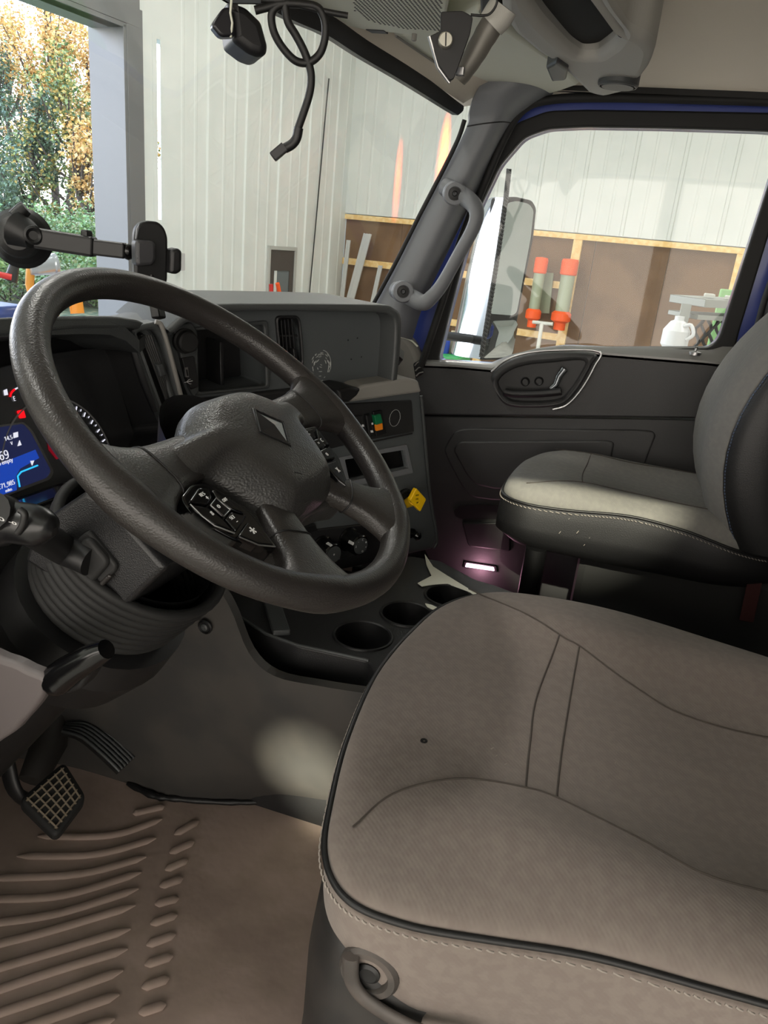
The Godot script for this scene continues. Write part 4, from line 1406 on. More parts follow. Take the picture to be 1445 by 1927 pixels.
func mirror() -> void:
	# outside mirror: chrome shell, flat glass above, wide angle glass below
	var c := V([2.713,2.241,-0.446])
	var t := thing("side_mirror", "tall chrome backed outside mirror with a separate small lower glass", "mirror", c)
	var gl := P3([2.705,2.479,-0.469,2.71,2.496,-0.432,2.718,2.49,-0.382,2.723,2.469,-0.358,2.726,2.389,-0.353,2.725,2.249,-0.359,2.718,2.106,-0.362,2.715,2.101,-0.376,2.704,2.1,-0.45,2.702,2.109,-0.466,2.71,2.327,-0.465])
	var back := P3([2.733,2.494,-0.479,2.726,2.466,-0.527,2.724,2.406,-0.55,2.722,2.264,-0.564,2.711,2.099,-0.575,2.699,1.987,-0.578,2.697,1.961,-0.572,2.702,1.95,-0.538,2.715,1.95,-0.471,2.731,2.093,-0.465,2.74,2.327,-0.47,2.736,2.473,-0.469])
	# shell as a rounded loft from front edge to back
	var rows := []
	var f0 := P3([2.695,2.492,-0.462,2.7,2.378,-0.464,2.699,2.239,-0.465,2.691,2.095,-0.466,2.675,1.955,-0.468])
	var f1 := P3([2.806,2.496,-0.522,2.806,2.375,-0.549,2.803,2.228,-0.561,2.793,2.077,-0.566,2.776,1.944,-0.578])
	var f2 := P3([2.919,2.464,-0.583,2.92,2.356,-0.592,2.916,2.203,-0.605,2.905,2.064,-0.614,2.89,1.943,-0.62])
	var f3 := P3([2.969,2.471,-0.533,2.971,2.363,-0.538,2.97,2.209,-0.536,2.962,2.07,-0.536,2.948,1.948,-0.537])
	for k in 5:
		var ring := PackedVector3Array([f0[k], f0[k].lerp(f1[k], 0.5) + Vector3(-0.012, 0, -0.004), f1[k] + Vector3(-0.008, 0, -0.004), f1[k].lerp(f2[k], 0.5) + Vector3(-0.004, 0, -0.008), f2[k], f2[k].lerp(f3[k], 0.5), f3[k]])
		rows.append(ring)
	var fine := []
	for j in rows[0].size():
		var col := PackedVector3Array()
		for k in 5:
			col.append(rows[k][j])
		fine.append(smooth3(col, 5))
	var st := S()
	var rr := []
	for k in fine[0].size():
		var pts := PackedVector3Array()
		for j in fine.size():
			pts.append(fine[j][k])
		rr.append(smooth3(pts, 4))
	loft(st, rr, true, true, false)
	part("shell", st, plain("chrome shell", Color(0.72, 0.76, 0.82), 0.1, 1.0), t, "polished chrome shell")
	var face := Transform3D()
	var ex := (V([2.836,2.392,-0.363]) - V([2.708,2.378,-0.473])).normalized()
	var ey := (V([2.705,2.479,-0.469]) - V([2.702,2.109,-0.466])).normalized()
	ey = (ey - ex * ex.dot(ey)).normalized()
	face = Transform3D(Basis(ex, ey, ex.cross(ey)), V([2.721,2.327,-0.46]))
	var flat := func(list: Array) -> PackedVector2Array:
		var r := PackedVector2Array()
		for k in range(0, list.size(), 2):
			r.append(Vector2(list[k], list[k + 1]))
		return r
	var eye := Vector3(0, 2.32, 0)
	var on := func(q: Vector3) -> Vector2:
		var d := (q - eye)
		var p := eye + d * ((face.origin - eye).dot(face.basis.z) / d.dot(face.basis.z))
		return Vector2((p - face.origin).dot(face.basis.x), (p - face.origin).dot(face.basis.y))
	var frame := PackedVector2Array()
	for q in P3([2.705,2.493,-0.464,2.711,2.499,-0.426,2.719,2.492,-0.372,2.723,2.469,-0.354,2.727,2.372,-0.35,2.725,2.232,-0.357,2.717,2.099,-0.361,2.708,1.996,-0.355,2.703,1.962,-0.36,2.684,1.95,-0.469,2.701,2.094,-0.468,2.71,2.309,-0.466]):
		frame.append(on.call(q))
	st = S()
	plate(st, rnd(frame, 0.012), face, -0.07, 0.0, 0.006)
	part("frame", st, mats["rubber"], t)
	var upper := PackedVector2Array()
	for q in P3([2.708,2.477,-0.454,2.712,2.486,-0.424,2.719,2.48,-0.381,2.722,2.462,-0.364,2.726,2.374,-0.361,2.724,2.235,-0.366,2.718,2.127,-0.369,2.716,2.114,-0.382,2.703,2.112,-0.459,2.71,2.239,-0.46,2.712,2.345,-0.457]):
		upper.append(on.call(q))
	st = S()
	plate(st, rnd(upper, 0.012), face, -0.002, 0.002, 0.001)
	part("mirror_glass", st, plain("mirror silver", Color(0.8, 0.82, 0.82), 0.02, 1.0), t)
	var lower := PackedVector2Array()
	for q in P3([2.703,2.089,-0.448,2.716,2.101,-0.369,2.716,2.084,-0.358,2.706,1.988,-0.361,2.703,1.972,-0.37,2.687,1.958,-0.461,2.695,2.021,-0.46]):
		lower.append(on.call(q))
	st = S()
	# the lower glass bulges
	var mid := Vector2.ZERO
	for q in lower:
		mid += q / lower.size()
	var rings := []
	var sm := rnd(lower, 0.012)
	for k in 8:
		var s := 1.0 - k / 7.9
		var ring := PackedVector3Array()
		for q in sm:
			var e := mid + (q - mid) * s
			ring.append(face * Vector3(e.x, e.y, 0.002 + 0.012 * (1.0 - s * s)))
		rings.append(ring)
	loft(st, rings, false, true)
	part("wide_angle_glass", st, mats["mirror silver"], t)
	st = S()
	tube(st, P3([2.21, 2.06, -0.62, 2.3, 2.06, -0.68]) + P3([2.79,2.009,-0.494]), 0.016, 10)
	part("arm", st, mats["black"], t)
	# aerial along the mirror edge
	t = thing("antenna", "thin black braided antenna standing along the inner edge of the outside mirror", "antenna", V([2.656,1.954,-0.46]))
	st = S()
	tube(st, P3([2.659,2.577,-0.455,2.666,2.494,-0.454,2.672,2.327,-0.455,2.666,2.152,-0.458,2.647,1.966,-0.46]), 0.0085, 8)
	part("rod", st, mats["black"], t)
	var line := smooth3(P3([2.649,2.576,-0.453,2.656,2.493,-0.452,2.662,2.327,-0.453,2.656,2.152,-0.456,2.637,1.968,-0.459]), 14)
	st = S()
	for k in line.size() - 1:
		var a := line[k].lerp(line[k + 1], 0.2)
		tube(st, PackedVector3Array([a + Vector3(-0.006, 0, -0.006), a + Vector3(-0.009, -0.007, 0.0), a + Vector3(-0.002, -0.013, 0.008)]), 0.003, 5)
	stuff(part("braid", st, mats["dash"], t))

# ------------------------------------------------------------------ dashboard
func dashboard() -> void:
	var cf := Transform3D(Vector3(1.0000, 0.0000, 0.0000), Vector3(0.0000, 0.9703, -0.2419), Vector3(-0.0000, 0.2419, 0.9703), Vector3(0.0000, 2.0000, -0.7300))
	var wf := Transform3D(Vector3(0.8572, 0.0000, 0.5150), Vector3(0.0000, 1.0000, 0.0000), Vector3(-0.5150, 0.0000, 0.8572), Vector3(1.5000, 0.0000, -0.4648))
	var t := thing("dashboard", "dark grey dashboard with instrument cluster and angled centre panel", "dashboard", Vector3(1.2, 1.6, -0.8))
	var st := S()
	# top pad from the windscreen to the hoods
	var near := P3([0.486,2.184,-0.724,0.63,2.187,-0.725,0.748,2.185,-0.725,0.843,2.18,-0.723,0.906,2.176,-0.722,0.952,2.171,-0.721,0.985,2.16,-0.718,1.012,2.139,-0.713]) + P3([1.095,2.159,-0.732,1.136,2.182,-0.707,1.169,2.193,-0.687,1.33,2.199,-0.59,1.488,2.199,-0.496,1.522,2.178,-0.475]) + P3([1.65, 2.1, -0.48, 1.85, 2.06, -0.52, 2.08, 2.0, -0.6])
	var rows := []
	for k in 9:
		var f := k / 8.0
		var row := PackedVector3Array()
		for q in near:
			var s := (q.x - 1.2) / 0.9
			var far := Vector3(q.x + 0.04 * s, 2.06, -1.05 + 0.34 * s * s)
			row.append(q.lerp(far, f) + Vector3(0, 0.028 * sin(f * PI * 0.9) - 0.006 * f, 0))
		rows.append(row)
	sheet(st, rows, Vector3(0, -0.02, 0))
	part("top_pad", st, mats["dash"], t)
	# cluster bezel
	st = S()
	var open := rnd(P2([0.657,0.159,0.74,0.16,0.887,0.158,1.022,0.147,1.041,0.135,1.052,0.114,1.063,0.053,1.075,-0.02,1.004,-0.074,0.875,-0.059,0.75,-0.056,0.583,-0.052]), 0.012)
	plate(st, rnd(P2([0.633,0.185,0.798,0.18,0.9,0.175,0.968,0.171,1.026,0.162,1.052,0.147,1.074,0.096,1.088,0.025,1.098,-0.028,1.096,-0.093,0.874,-0.065,0.754,-0.062,0.549,-0.057]), 0.014), cf, -0.09, 0.05, 0.005, [open])
	var cl := part("cluster_bezel", st, mats["dash"], t)
	st = S()
	plate(st, open, cf, -0.09, -0.055)
	part("cluster_backing", st, mats["black"], cl)
	st = S()
	plate(st, rnd(P2([0.677,0.11,0.823,0.123,0.927,0.13,1.044,0.129,1.06,0.117,1.065,0.044,1.072,-0.032,1.044,-0.06,0.928,-0.064,0.802,-0.06,0.62,-0.054]), 0.008), cf, -0.056, -0.045, 0.002)
	part("cluster_lens", st, plain("lens", Color(0.19, 0.193, 0.198), 0.2, 0.0, 0.7), cl, "dusty glossy display lens")
	st = S()
	plate(st, inset(ccw(clean(open)), -0.001), cf, -0.085, 0.044, 0.0, [inset(ccw(clean(open)), 0.001)])
	part("cluster_liner", st, mats["black"], cl)
	# readings on the lens
	var w := -0.0445
	var g := plain("white glow", Color.BLACK, 0.5)
	g.emission_enabled = true
	g.emission = Color(0.95, 0.95, 1.0)
	g.emission_energy_multiplier = 0.4
	st = S()
	plate(st, rnd(P2([0.654,0.045,0.795,0.047,0.837,0.043,0.849,0.027,0.868,-0.038,0.857,-0.047,0.761,-0.048,0.622,-0.046]), 0.006), cf, w - 0.002, w + 0.0008)
	part("display_frame", st, plain("display frame", Color(0.42, 0.42, 0.42), 0.3), cl)
	st = S()
	plate(st, rnd(P2([0.652,0.042,0.793,0.044,0.834,0.041,0.844,0.026,0.862,-0.035,0.851,-0.043,0.761,-0.044,0.622,-0.043]), 0.005), cf, w, w + 0.0012)
	var scr := part("display_screen", st, glow("display navy", Color(0.11, 0.13, 0.26), 0.45), cl, "lit dark blue display")
	st = S()
	plate(st, P2([0.637,0,0.776,-0.003,0.843,0.001,0.846,-0.012,0.807,-0.018,0.796,-0.026,0.791,-0.045,0.761,-0.044,0.623,-0.041]), cf, w + 0.0012, w + 0.0017)
	part("lower_band", st, glow("display blue", Color(0.1, 0.24, 0.62), 0.5), scr)
	st = S()
	tube(st, P3([0.797,1.949,-0.761,0.798,1.964,-0.764,0.806,1.968,-0.765,0.839,1.969,-0.766]), 0.0012, 6)
	part("cyan_line", st, glow("display cyan", Color(0.2, 0.75, 1.0), 0.5), scr)
	for c: Array in [["14.5", [0.801,0.027], 0.0075], ["V", [0.804,0.019], 0.006], ["169", [0.781,0.006], 0.016], ["miles to empty", [0.775,-0.003], 0.0068], ["271,985", [0.776,-0.033], 0.0085], ["miles", [0.777,-0.041], 0.005]]:
		var tm := text("reading", c[0], at_frame(cf, c[1], -0.0425), c[2], g, scr)
	for c: Array in [[0.819,0.02,0.82,0.013,0.813,0.013], [0.828,-0.012,0.835,-0.013,0.829,-0.019], [0.812,0.032,0.82,0.032,0.818,0.025,0.81,0.025]]:
		st = S()
		plate(st, P2(c), cf, w + 0.0015, w + 0.0025)
		part("symbol", st, g, scr)
	st = S()
	plate(st, rnd(P2([0.83,0.06,0.842,0.06,0.842,0.048,0.831,0.049]), 0.002), cf, w, w + 0.0015)
	part("warning_light", st, glow("red glow", Color(1.0, 0.05, 0.1), 0.55), cl, "lit red warning symbol")
	# fuel gauge
	st = S()
	tube(st, smooth3(P3([0.836,2.076,-0.794,0.845,2.078,-0.794,0.852,2.077,-0.794]), 5), 0.001, 6)
	part("fuel_arc", st, g, cl)
	st = S()
	tube(st, smooth3(P3([0.825,2.068,-0.792,0.829,2.073,-0.793,0.836,2.076,-0.794]), 5), 0.0014, 6)
	part("fuel_low_arc", st, mats["red glow"], cl)
	text("reading", "E", at_frame(cf, [0.831,0.077], -0.0435), 0.0085, g, cl)
	text("reading", "1/2", at_frame(cf, [0.85,0.08], -0.0435), 0.006, g, cl)
	st = S()
	plate(st, P2([0.817,0.091,0.823,0.092,0.822,0.084,0.816,0.084]), cf, w, w + 0.001)
	part("pump_symbol", st, g, cl)
	# round gauge behind the wheel
	var gf := at_frame(cf, [0.8855, -0.0471], w)
	st = S()
	lathe(st, [0.1168, 0.0, 0.1168, 0.0016, 0.1148, 0.0016, 0.1148, 0.0], gf, 72)
	part("gauge_ring", st, plain("ring grey", Color(0.5, 0.5, 0.5), 0.3), cl)
	for k in 17:
		var a := deg_to_rad(-14.0 + k * 5.0)
		st = S()
		var dir := Vector3(cos(a), sin(a), 0)
		var big := k % 2 == 0
		beam(st, gf * (dir * (0.1045 if big else 0.1085) + Vector3(0, 0, 0.001)), gf * (dir * 0.112 + Vector3(0, 0, 0.001)), 0.0017 if big else 0.0011, 0.001, cf.basis.z, 0.0)
		part("tick", st, g, cl)
	st = S()
	plate(st, P2([0.872,0.015,0.88,0.006,0.886,-0.022,0.879,-0.022,0.869,-0.005]), cf, w, w + 0.001)
	part("red_zone", st, glow("dim red", Color(0.6, 0.06, 0.14), 0.22), cl)
	# glossy strip under the cluster
	st = S()
	plate(st, P2([0.527,-0.042,0.706,-0.049,0.821,-0.05,0.824,-0.056,0.704,-0.054,0.524,-0.051]), cf, 0.0, 0.056, 0.002)
	part("trim_strip", st, mats["gloss black"], t)
	# centre panel hood
	st = S()
	var op := P3([1.07,2.156,-0.723,1.091,2.175,-0.711,1.116,2.189,-0.695,1.152,2.197,-0.674,1.308,2.201,-0.58,1.451,2.202,-0.495,1.482,2.197,-0.475,1.499,2.181,-0.466,1.505,2.127,-0.462,1.504,2.047,-0.462])
	var ip := P3([1.076,2.148,-0.72,1.095,2.165,-0.708,1.12,2.177,-0.693,1.155,2.185,-0.672,1.309,2.188,-0.58,1.445,2.187,-0.498,1.469,2.183,-0.483,1.483,2.17,-0.475,1.488,2.127,-0.472,1.49,2.05,-0.471])
	rows = []
	for c: Array in [[0, -0.16], [0, 0.035], [0.15, 0.045], [0.85, 0.047], [1, 0.042], [1, 0.0]]:
		var row := PackedVector3Array()
		for k in op.size():
			row.append(op[k].lerp(ip[k], c[0]) + wf.basis.z * c[1])
		rows.append(smooth3(row, 4))
	loft(st, rows, false, false, false)
	part("panel_hood", st, mats["dash"], t)
	# centre panel face with its openings
	var cubby := rnd(P2([-0.435,2.148,-0.298,2.158,-0.288,2.048,-0.425,2.043]), 0.006)
	var slot := rnd(P2([-0.268,2.17,-0.224,2.171,-0.216,2.13,-0.209,2.085,-0.252,2.081]), 0.01)
	st = S()
	plate(st, P2([-0.502,2.155,-0.472,2.169,-0.438,2.181,-0.223,2.19,-0.025,2.189,-0.004,2.16,0.007,2.045,-0.163,2.042,-0.276,2.038,-0.44,2.03,-0.461,2.079]), wf, -0.09, 0.0, 0.0, [cubby, slot])
	var face := part("centre_panel", st, mats["panel grey"], t)
	st = S()
	plate(st, cubby, wf, -0.1, -0.085)
	part("cubby_back", st, mats["black"], face)
	st = S()
	plate(st, rnd(P2([-0.442,2.153,-0.289,2.166,-0.279,2.042,-0.433,2.037]), 0.008), wf, -0.01, 0.006, 0.003, [cubby])
	part("cubby_frame", st, mats["dash"], face)
	st = S()
	plate(st, P2([-0.366,2.123,-0.359,2.123,-0.355,2.031,-0.362,2.031]), wf, -0.08, -0.03, 0.002)
	part("divider", st, mats["dash dark"], face)
	st = S()
	plate(st, slot, wf, -0.06, -0.03)
	part("vent_back", st, mats["black"], face)
	st = S()
	plate(st, rnd(P2([-0.274,2.174,-0.22,2.175,-0.21,2.129,-0.204,2.077,-0.257,2.075]), 0.012), wf, -0.01, 0.006, 0.003, [slot])
	part("vent_frame", st, mats["dash dark"], face)
	for k in 4:
		st = S()
		var a := V([1.277,2.165,-0.599]).lerp(V([1.303,2.168,-0.583]), (k + 0.5) / 4.0)
		var b := V([1.287,2.087,-0.593]).lerp(V([1.316,2.09,-0.575]), (k + 0.5) / 4.0)
		beam(st, a - wf.basis.z * 0.008, b - wf.basis.z * 0.008, 0.0022, 0.012, wf.basis.z)
		part("vane", st, mats["dash dark"], face)
	st = S()
	tube(st, P3([1.278,2.137,-0.604,1.319,2.137,-0.579]), 0.002, 8)
	part("cross_vane", st, mats["dash dark"], face)
	st = S()
	plate(st, rnd(P2([-0.234,2.115,-0.227,2.115,-0.222,2.09,-0.229,2.089]), 0.002), wf, -0.01, 0.008, 0.002)
	part("vane_tab", st, mats["black"], face)
	# dried ring of glue on the blank panel
	var glue := plain("dried glue", Color(0.62, 0.63, 0.62), 0.3)
	st = S()
	var gx := V([1.362,2.078,-0.548])
	for k in 46:
		var a := rng.randf() * TAU
		var r := rng.randf_range(0.019, 0.027) if k % 4 else rng.randf_range(0.0, 0.02)
		var q := gx + wf.basis.x * cos(a) * r * 0.9 + wf.basis.y * sin(a) * r * 1.15
		var dirv := (wf.basis.x * -sin(a) + wf.basis.y * cos(a)) * rng.randf_range(0.002, 0.005)
		tube(st, PackedVector3Array([q - dirv, q + wf.basis.z * 0.0006, q + dirv]), [0.0004, 0.0011, 0.0004], 5)
	stuff(part("glue_residue", st, glue, face, "pale ring of dried glue"))
	st = S()
	var arc := PackedVector3Array()
	for k in 12:
		var a := -0.2 + k * 0.15
		arc.append(gx + (wf.basis.x * cos(a) * 0.9 + wf.basis.y * sin(a) * 1.15) * 0.0275)
	tube(st, arc, 0.0008, 5)
	part("glue_arc", st, glue, face)
	for c: Array in [[1.416,2.128,-0.515], [1.436,2.132,-0.503], [1.426,2.09,-0.509], [1.449,2.094,-0.496]]:
		st = S()
		rim(st, Transform3D(wf.basis, Vector3(c[0], c[1], c[2])), 0.0018, -0.001, 0.0006, 0.0003, 10)
		part("peg_hole", st, mats["black"], face)
	# left air vent, tall and leaning
	plain("socket grey", Color(0.2, 0.2, 0.2), 0.4)
	st = S()
	var vo := rnd(P2([-0.548,2.144,-0.538,2.151,-0.517,2.153,-0.504,2.136,-0.473,2.018,-0.498,2.004]), 0.008)
	plate(st, rnd(P2([-0.557,2.158,-0.513,2.166,-0.498,2.154,-0.457,2,-0.5,1.995,-0.511,2.028]), 0.006), wf, 0.0, 0.03, 0.006, [vo])
	var ve := part("air_vent", st, mats["dash"], t)
	st = S()
	plate(st, vo, wf, -0.05, -0.02)
	part("vent_back", st, mats["black"], ve)
	st = S()
	tube(st, smooth3(P3([1.033,2.138,-0.732,1.04,2.101,-0.727,1.052,2.06,-0.72,1.066,2.022,-0.712]), 4), 0.016, 12, false, wf.basis.z, 0.5)
	part("vent_drum", st, mats["black"], ve)
	for k in 5:
		st = S()
		var a := V([1.032,2.144,-0.723]).lerp(V([1.045,2.144,-0.715]), k / 4.0)
		var b := V([1.074,2.013,-0.697]).lerp(V([1.081,2.017,-0.693]), k / 4.0)
		tube(st, PackedVector3Array([a, a.lerp(b, 0.5) + wf.basis.z * 0.004, b]), 0.0022, 8)
		part("vane", st, mats["socket grey"], ve)
	st = S()
	plate(st, rnd(P2([-0.516,2.099,-0.504,2.1,-0.498,2.081,-0.509,2.078]), 0.003), wf, 0.01, 0.034, 0.003)
	part("vent_tab", st, mats["dash"], ve)
	st = S()
	tube(st, smooth3(P3([1.043,2.166,-0.705,1.053,2.156,-0.698,1.072,2.082,-0.687,1.09,2.003,-0.676,1.098,1.993,-0.671]), 4), 0.004, 8)
	part("edge", st, mats["grey plastic"], ve)
	# socket cap and usb plate
	st = S()
	plate(st, rnd(P2([-0.476,2.157,-0.44,2.162,-0.43,2.148,-0.426,2.044,-0.435,2.035,-0.445,2.051]), 0.004), wf, -0.01, 0.008, 0.003)
	var pl := part("socket_plate", st, mats["dash"], t)
	st = S()
	var sc := V([1.111,2.132,-0.699])
	lathe(st, [0.021, 0.006, 0.021, 0.012, 0.018, 0.014, 0.0175, 0.024, 0.015, 0.027, 0.0, 0.027], Transform3D(wf.basis, sc), 24)
	part("socket_cap", st, mats["rubber"], pl, "round black socket cap")
	st = S()
	plate(st, rnd(P2([-0.461,2.104,-0.437,2.107,-0.428,2.054,-0.443,2.049,-0.451,2.068]), 0.004), wf, 0.0, 0.011, 0.002)
	part("usb_plate", st, mats["dash dark"], pl)
	st = S()
	plate(st, P2([-0.456,2.088,-0.45,2.089,-0.448,2.072,-0.454,2.072]), wf, 0.008, 0.0125)
	part("usb_port", st, mats["steel"], pl)
	st = S()
	plate(st, P2([-0.454,2.085,-0.451,2.085,-0.449,2.074,-0.452,2.074]), wf, 0.0125, 0.013)
	part("usb_tongue", st, mats["black"], pl)
	st = S()
	tube(st, P3([1.103,2.063,-0.69,1.116,2.065,-0.682]), 0.0006, 5)
	tube(st, P3([1.107,2.063,-0.688,1.11,2.067,-0.686,1.113,2.068,-0.684]), 0.0005, 5)
	tube(st, P3([1.108,2.063,-0.687,1.112,2.06,-0.685,1.114,2.06,-0.683]), 0.0005, 5)
	part("usb_symbol", st, mats["white print"], pl)
	# trim under the centre panel
	st = S()
	plate(st, rnd(P2([-0.453,2.031,-0.276,2.038,-0.163,2.041,0.007,2.047,0.011,2.036,-0.108,2.02,-0.285,2.016,-0.445,2.008]), 0.004), wf, -0.05, 0.012, 0.006)
	part("trim_strip", st, mats["dash dark"], t)
	# body of the lower centre stack
	var radio := rnd(P2([-0.08,1.876,0.088,1.881,0.104,1.838,-0.064,1.83]), 0.002)
	st = S()
	plate(st, rnd(P2([-0.475,1.997,-0.285,2.024,-0.108,2.024,0.117,2.031,0.138,1.959,0.191,1.766,0.24,1.635,0.23,1.607,0.147,1.61,-0.071,1.628,-0.214,1.633,-0.305,1.629,-0.476,1.661]), 0.012), wf, -0.16, -0.002, 0.008, [radio])
	var sk := part("centre_stack", st, mats["panel grey"], t)
	st = S()
	plate(st, radio, wf, -0.04, -0.012)
	part("display_slot", st, mats["gloss black"], sk)
	st = S()
	plate(st, rnd(P2([-0.202,1.867,-0.094,1.886,0.094,1.894,0.125,1.822,-0.067,1.814,-0.186,1.812]), 0.003), wf, -0.01, 0.002, 0.001, [rnd(P2([-0.083,1.879,0.089,1.882,0.108,1.836,-0.065,1.828]), 0.002)])
	part("display_bezel", st, mats["pillar plastic"], sk, "lighter grey bezel")
	# ledge and flip switch
	st = S()
	plate(st, rnd(P2([-0.163,2.023,-0.088,2.048,0.033,2.056,0.061,2.05,0.075,2.024,-0.116,2.015]), 0.006), wf, -0.01, 0.05, 0.006)
	part("ledge", st, mats["grey plastic"], sk, "pale ledge")  # lighter grey than the stack around it
	st = S()
	plate(st, rnd(P2([-0.17,2.046,-0.139,2.051,-0.112,2.046,-0.119,2.033,-0.139,2.02,-0.162,2.022]), 0.004), wf, 0.0, 0.07, 0.006)
	part("flip_switch", st, mats["black"], sk)
	st = S()
	tube(st, smooth3(P3([1.6,2.004,-0.4,1.613,1.948,-0.392,1.655,1.769,-0.367,1.695,1.64,-0.343,1.689,1.613,-0.347]), 5), 0.004, 8)
	part("edge", st, mats["dash"], sk)
	# switch panel
	st = S()
	plate(st, rnd(P2([-0.21,1.984,-0.099,2,0.094,1.995,0.112,1.922,-0.011,1.917,-0.192,1.902]), 0.004), wf, -0.01, 0.003, 0.0015)
	var sp := part("switch_panel", st, mats["dash dark"], t)
	for c: Array in [[[-0.043,1.974,-0.031,1.976,-0.016,1.925,-0.028,1.923], "black", 0.0], [[-0.07,1.973,-0.053,1.974,-0.039,1.924,-0.056,1.923], "dash dark", 0.0]]:
		st = S()
		plate(st, rnd(P2(c[0]), 0.0015), wf, -0.005, 0.011, 0.003)
		part("rocker_switch", st, mats[c[1]], sp)
	for c: Array in [[-0.027,1.956,-0.023,1.957,-0.021,1.953,-0.025,1.952], [-0.028,1.94,-0.021,1.94,-0.019,1.935,-0.026,1.935], [-0.053,1.955,-0.048,1.955,-0.046,1.95,-0.052,1.95]]:
		st = S()
		plate(st, P2(c), wf, 0.0112, 0.0118)
		part("print", st, mats["white print"], sp)
	st = S()
	plate(st, rnd(P2([-0.022,1.979,0.004,1.981,0.025,1.927,-0.006,1.923]), 0.003), wf, -0.005, 0.008, 0.002)
	part("switch_socket", st, mats["black"], sp)
	st = S()
	plate(st, rnd(P2([-0.021,1.972,-0.004,1.974,0.005,1.954,-0.014,1.951]), 0.001), wf, 0.0, 0.013, 0.001)
	part("green_rocker", st, plain("switch green", Color(0.06, 0.42, 0.26), 0.4), sp, "green half of the rocker")
	st = S()
	plate(st, rnd(P2([-0.014,1.951,0.005,1.953,0.008,1.939,-0.01,1.937]), 0.001), wf, 0.0, 0.012, 0.001)
	part("orange_rocker", st, plain("switch orange", Color(0.96, 0.55, 0.12), 0.4), sp, "orange half of the rocker")
	st = S()
	var gr := V([1.539,1.959,-0.438])
	var loop := PackedVector3Array()
	for k in 40:
		var a := TAU * k / 40
		loop.append(gr + wf.basis.x * cos(a) * (0.0155 + 0.0006 * sin(k * 2.3)) + wf.basis.y * sin(a) * (0.0185 + 0.0006 * sin(k * 3.1)))
	tube(st, loop, 0.0007, 5, true)
	part("glue_ring", st, glue, sp)
	st = S()
	tube(st, P3([1.488,1.911,-0.469,1.588,1.919,-0.408]), 0.0016, 6)
	part("edge", st, mats["dash dark"], sk)
	# yellow parking brake knob
	var kb := V([1.597,1.748,-0.406])
	st = S()
	lathe(st, [0.026, -0.004, 0.026, 0.004, 0.021, 0.006, 0.018, 0.002, 0.0, 0.002], Transform3D(wf.basis, V([1.59,1.76,-0.411])), 24)
	part("knob_collar", st, mats["black"], sk)
	var kd := sk
	st = S()
	var tip := V([1.537,1.783,-0.373])
	tube(st, PackedVector3Array([kb, tip]), [0.0105, 0.0135], 14)
	var dia := P2([0.074,1.813,0.11,1.781,0.095,1.753,0.058,1.787])
	plate(st, rnd(dia, 0.004), wf, 0.058, 0.0675, 0.002, [], true)
	part("brake_knob", st, mats["yellow"], kd, "bright yellow diamond shaped pull knob")
	var ink := plain("dark ink", Color(0.35, 0.27, 0.03), 0.6)
	for c: Array in [["PUSH", [0.078,1.796]], ["PULL", [0.079,1.787]], ["AIR", [0.081,1.778]]]:
		text("print", c[0], at_frame(wf, c[1], 0.0681), 0.004, ink, kd)
	# small knob below
	st = S()
	lathe(st, [0.012, -0.004, 0.012, 0.003, 0.005, 0.004, 0.005, 0.012, 0.009, 0.016, 0.0105, 0.024, 0.006, 0.029, 0.0, 0.03], Transform3D(wf.basis, V([1.622,1.668,-0.392])), 18)
	part("small_knob", st, mats["gloss black"], sk)
	# heater controls
	st = S()
	plate(st, rnd(P2([-0.246,1.732,-0.139,1.732,0.012,1.718,0.116,1.677,0.139,1.617,0.024,1.617,-0.241,1.632]), 0.01), wf, -0.01, 0.004, 0.003)
	var hv := part("heater_panel", st, mats["dash dark"], t)
	for c: Array in [[[-0.131,1.688], "one"], [[-0.057,1.693], "two"]]:
		var kf := at_frame(wf, c[0], 0.002)
		st = S()
		lathe(st, [0.028, 0.0, 0.028, 0.004, 0.0245, 0.006, 0.0240, 0.042, 0.022, 0.045, 0.0205, 0.044, 0.0195, 0.0455, 0.0, 0.046], kf, 28)
		var kn := part("heater_knob", st, mats["gloss black"], hv)
		st = S()
		rim(st, kf, 0.0192, 0.044, 0.0462, 0.001, 28)
		part("knob_face", st, mats["dash"], hv)
		st = S()
		var a := 1.9 if c[1] == "one" else 2.75
		beam(st, kf * Vector3(cos(a) * 0.0238, sin(a) * 0.0238, 0.030), kf * Vector3(cos(a) * 0.0228, sin(a) * 0.0228, 0.0452), 0.007, 0.003, wf.basis.z)
		place("pointer", done(st), mats["white print"], hv)
		if c[1] == "two":
			for k in 6:
				a = -1.2 + k * 0.85
				text("mark", ["O", "+", "o", "C", "-", "I"][k], kf * Transform3D(Basis(), Vector3(cos(a) * 0.0145, sin(a) * 0.0145, 0.0465)), 0.0065, mats["white print"], hv)
		else:
			text("mark", "*", kf * Transform3D(Basis(), Vector3(0, -0.001, 0.0465)), 0.009, mats["white print"], hv)
	for c: Array in [[-0.21,1.746,-0.195,1.748,-0.188,1.73,-0.204,1.728], [-0.186,1.747,-0.154,1.748,-0.147,1.731,-0.18,1.73]]:
		st = S()
		plate(st, rnd(P2(c), 0.002), wf, -0.002, 0.008, 0.002)
		part("heater_button", st, mats["black"], hv)
	st = S()
	tube(st, P3([1.413,1.649,-0.512,1.485,1.652,-0.469]), 0.0012, 5)
	part("groove", st, mats["black"], hv)
	st = S()
	block(st, Vector3(0.3, 1.5, -1.22), Vector3(2.16, 2.0, -0.88), 0.01)
	block(st, Vector3(1.16, 1.6, -0.9), Vector3(1.5, 2.1, -0.8), 0.01)
	part("carcass", st, mats["black"], t)
	# dark lower body behind the column and the footwell
	st = S()
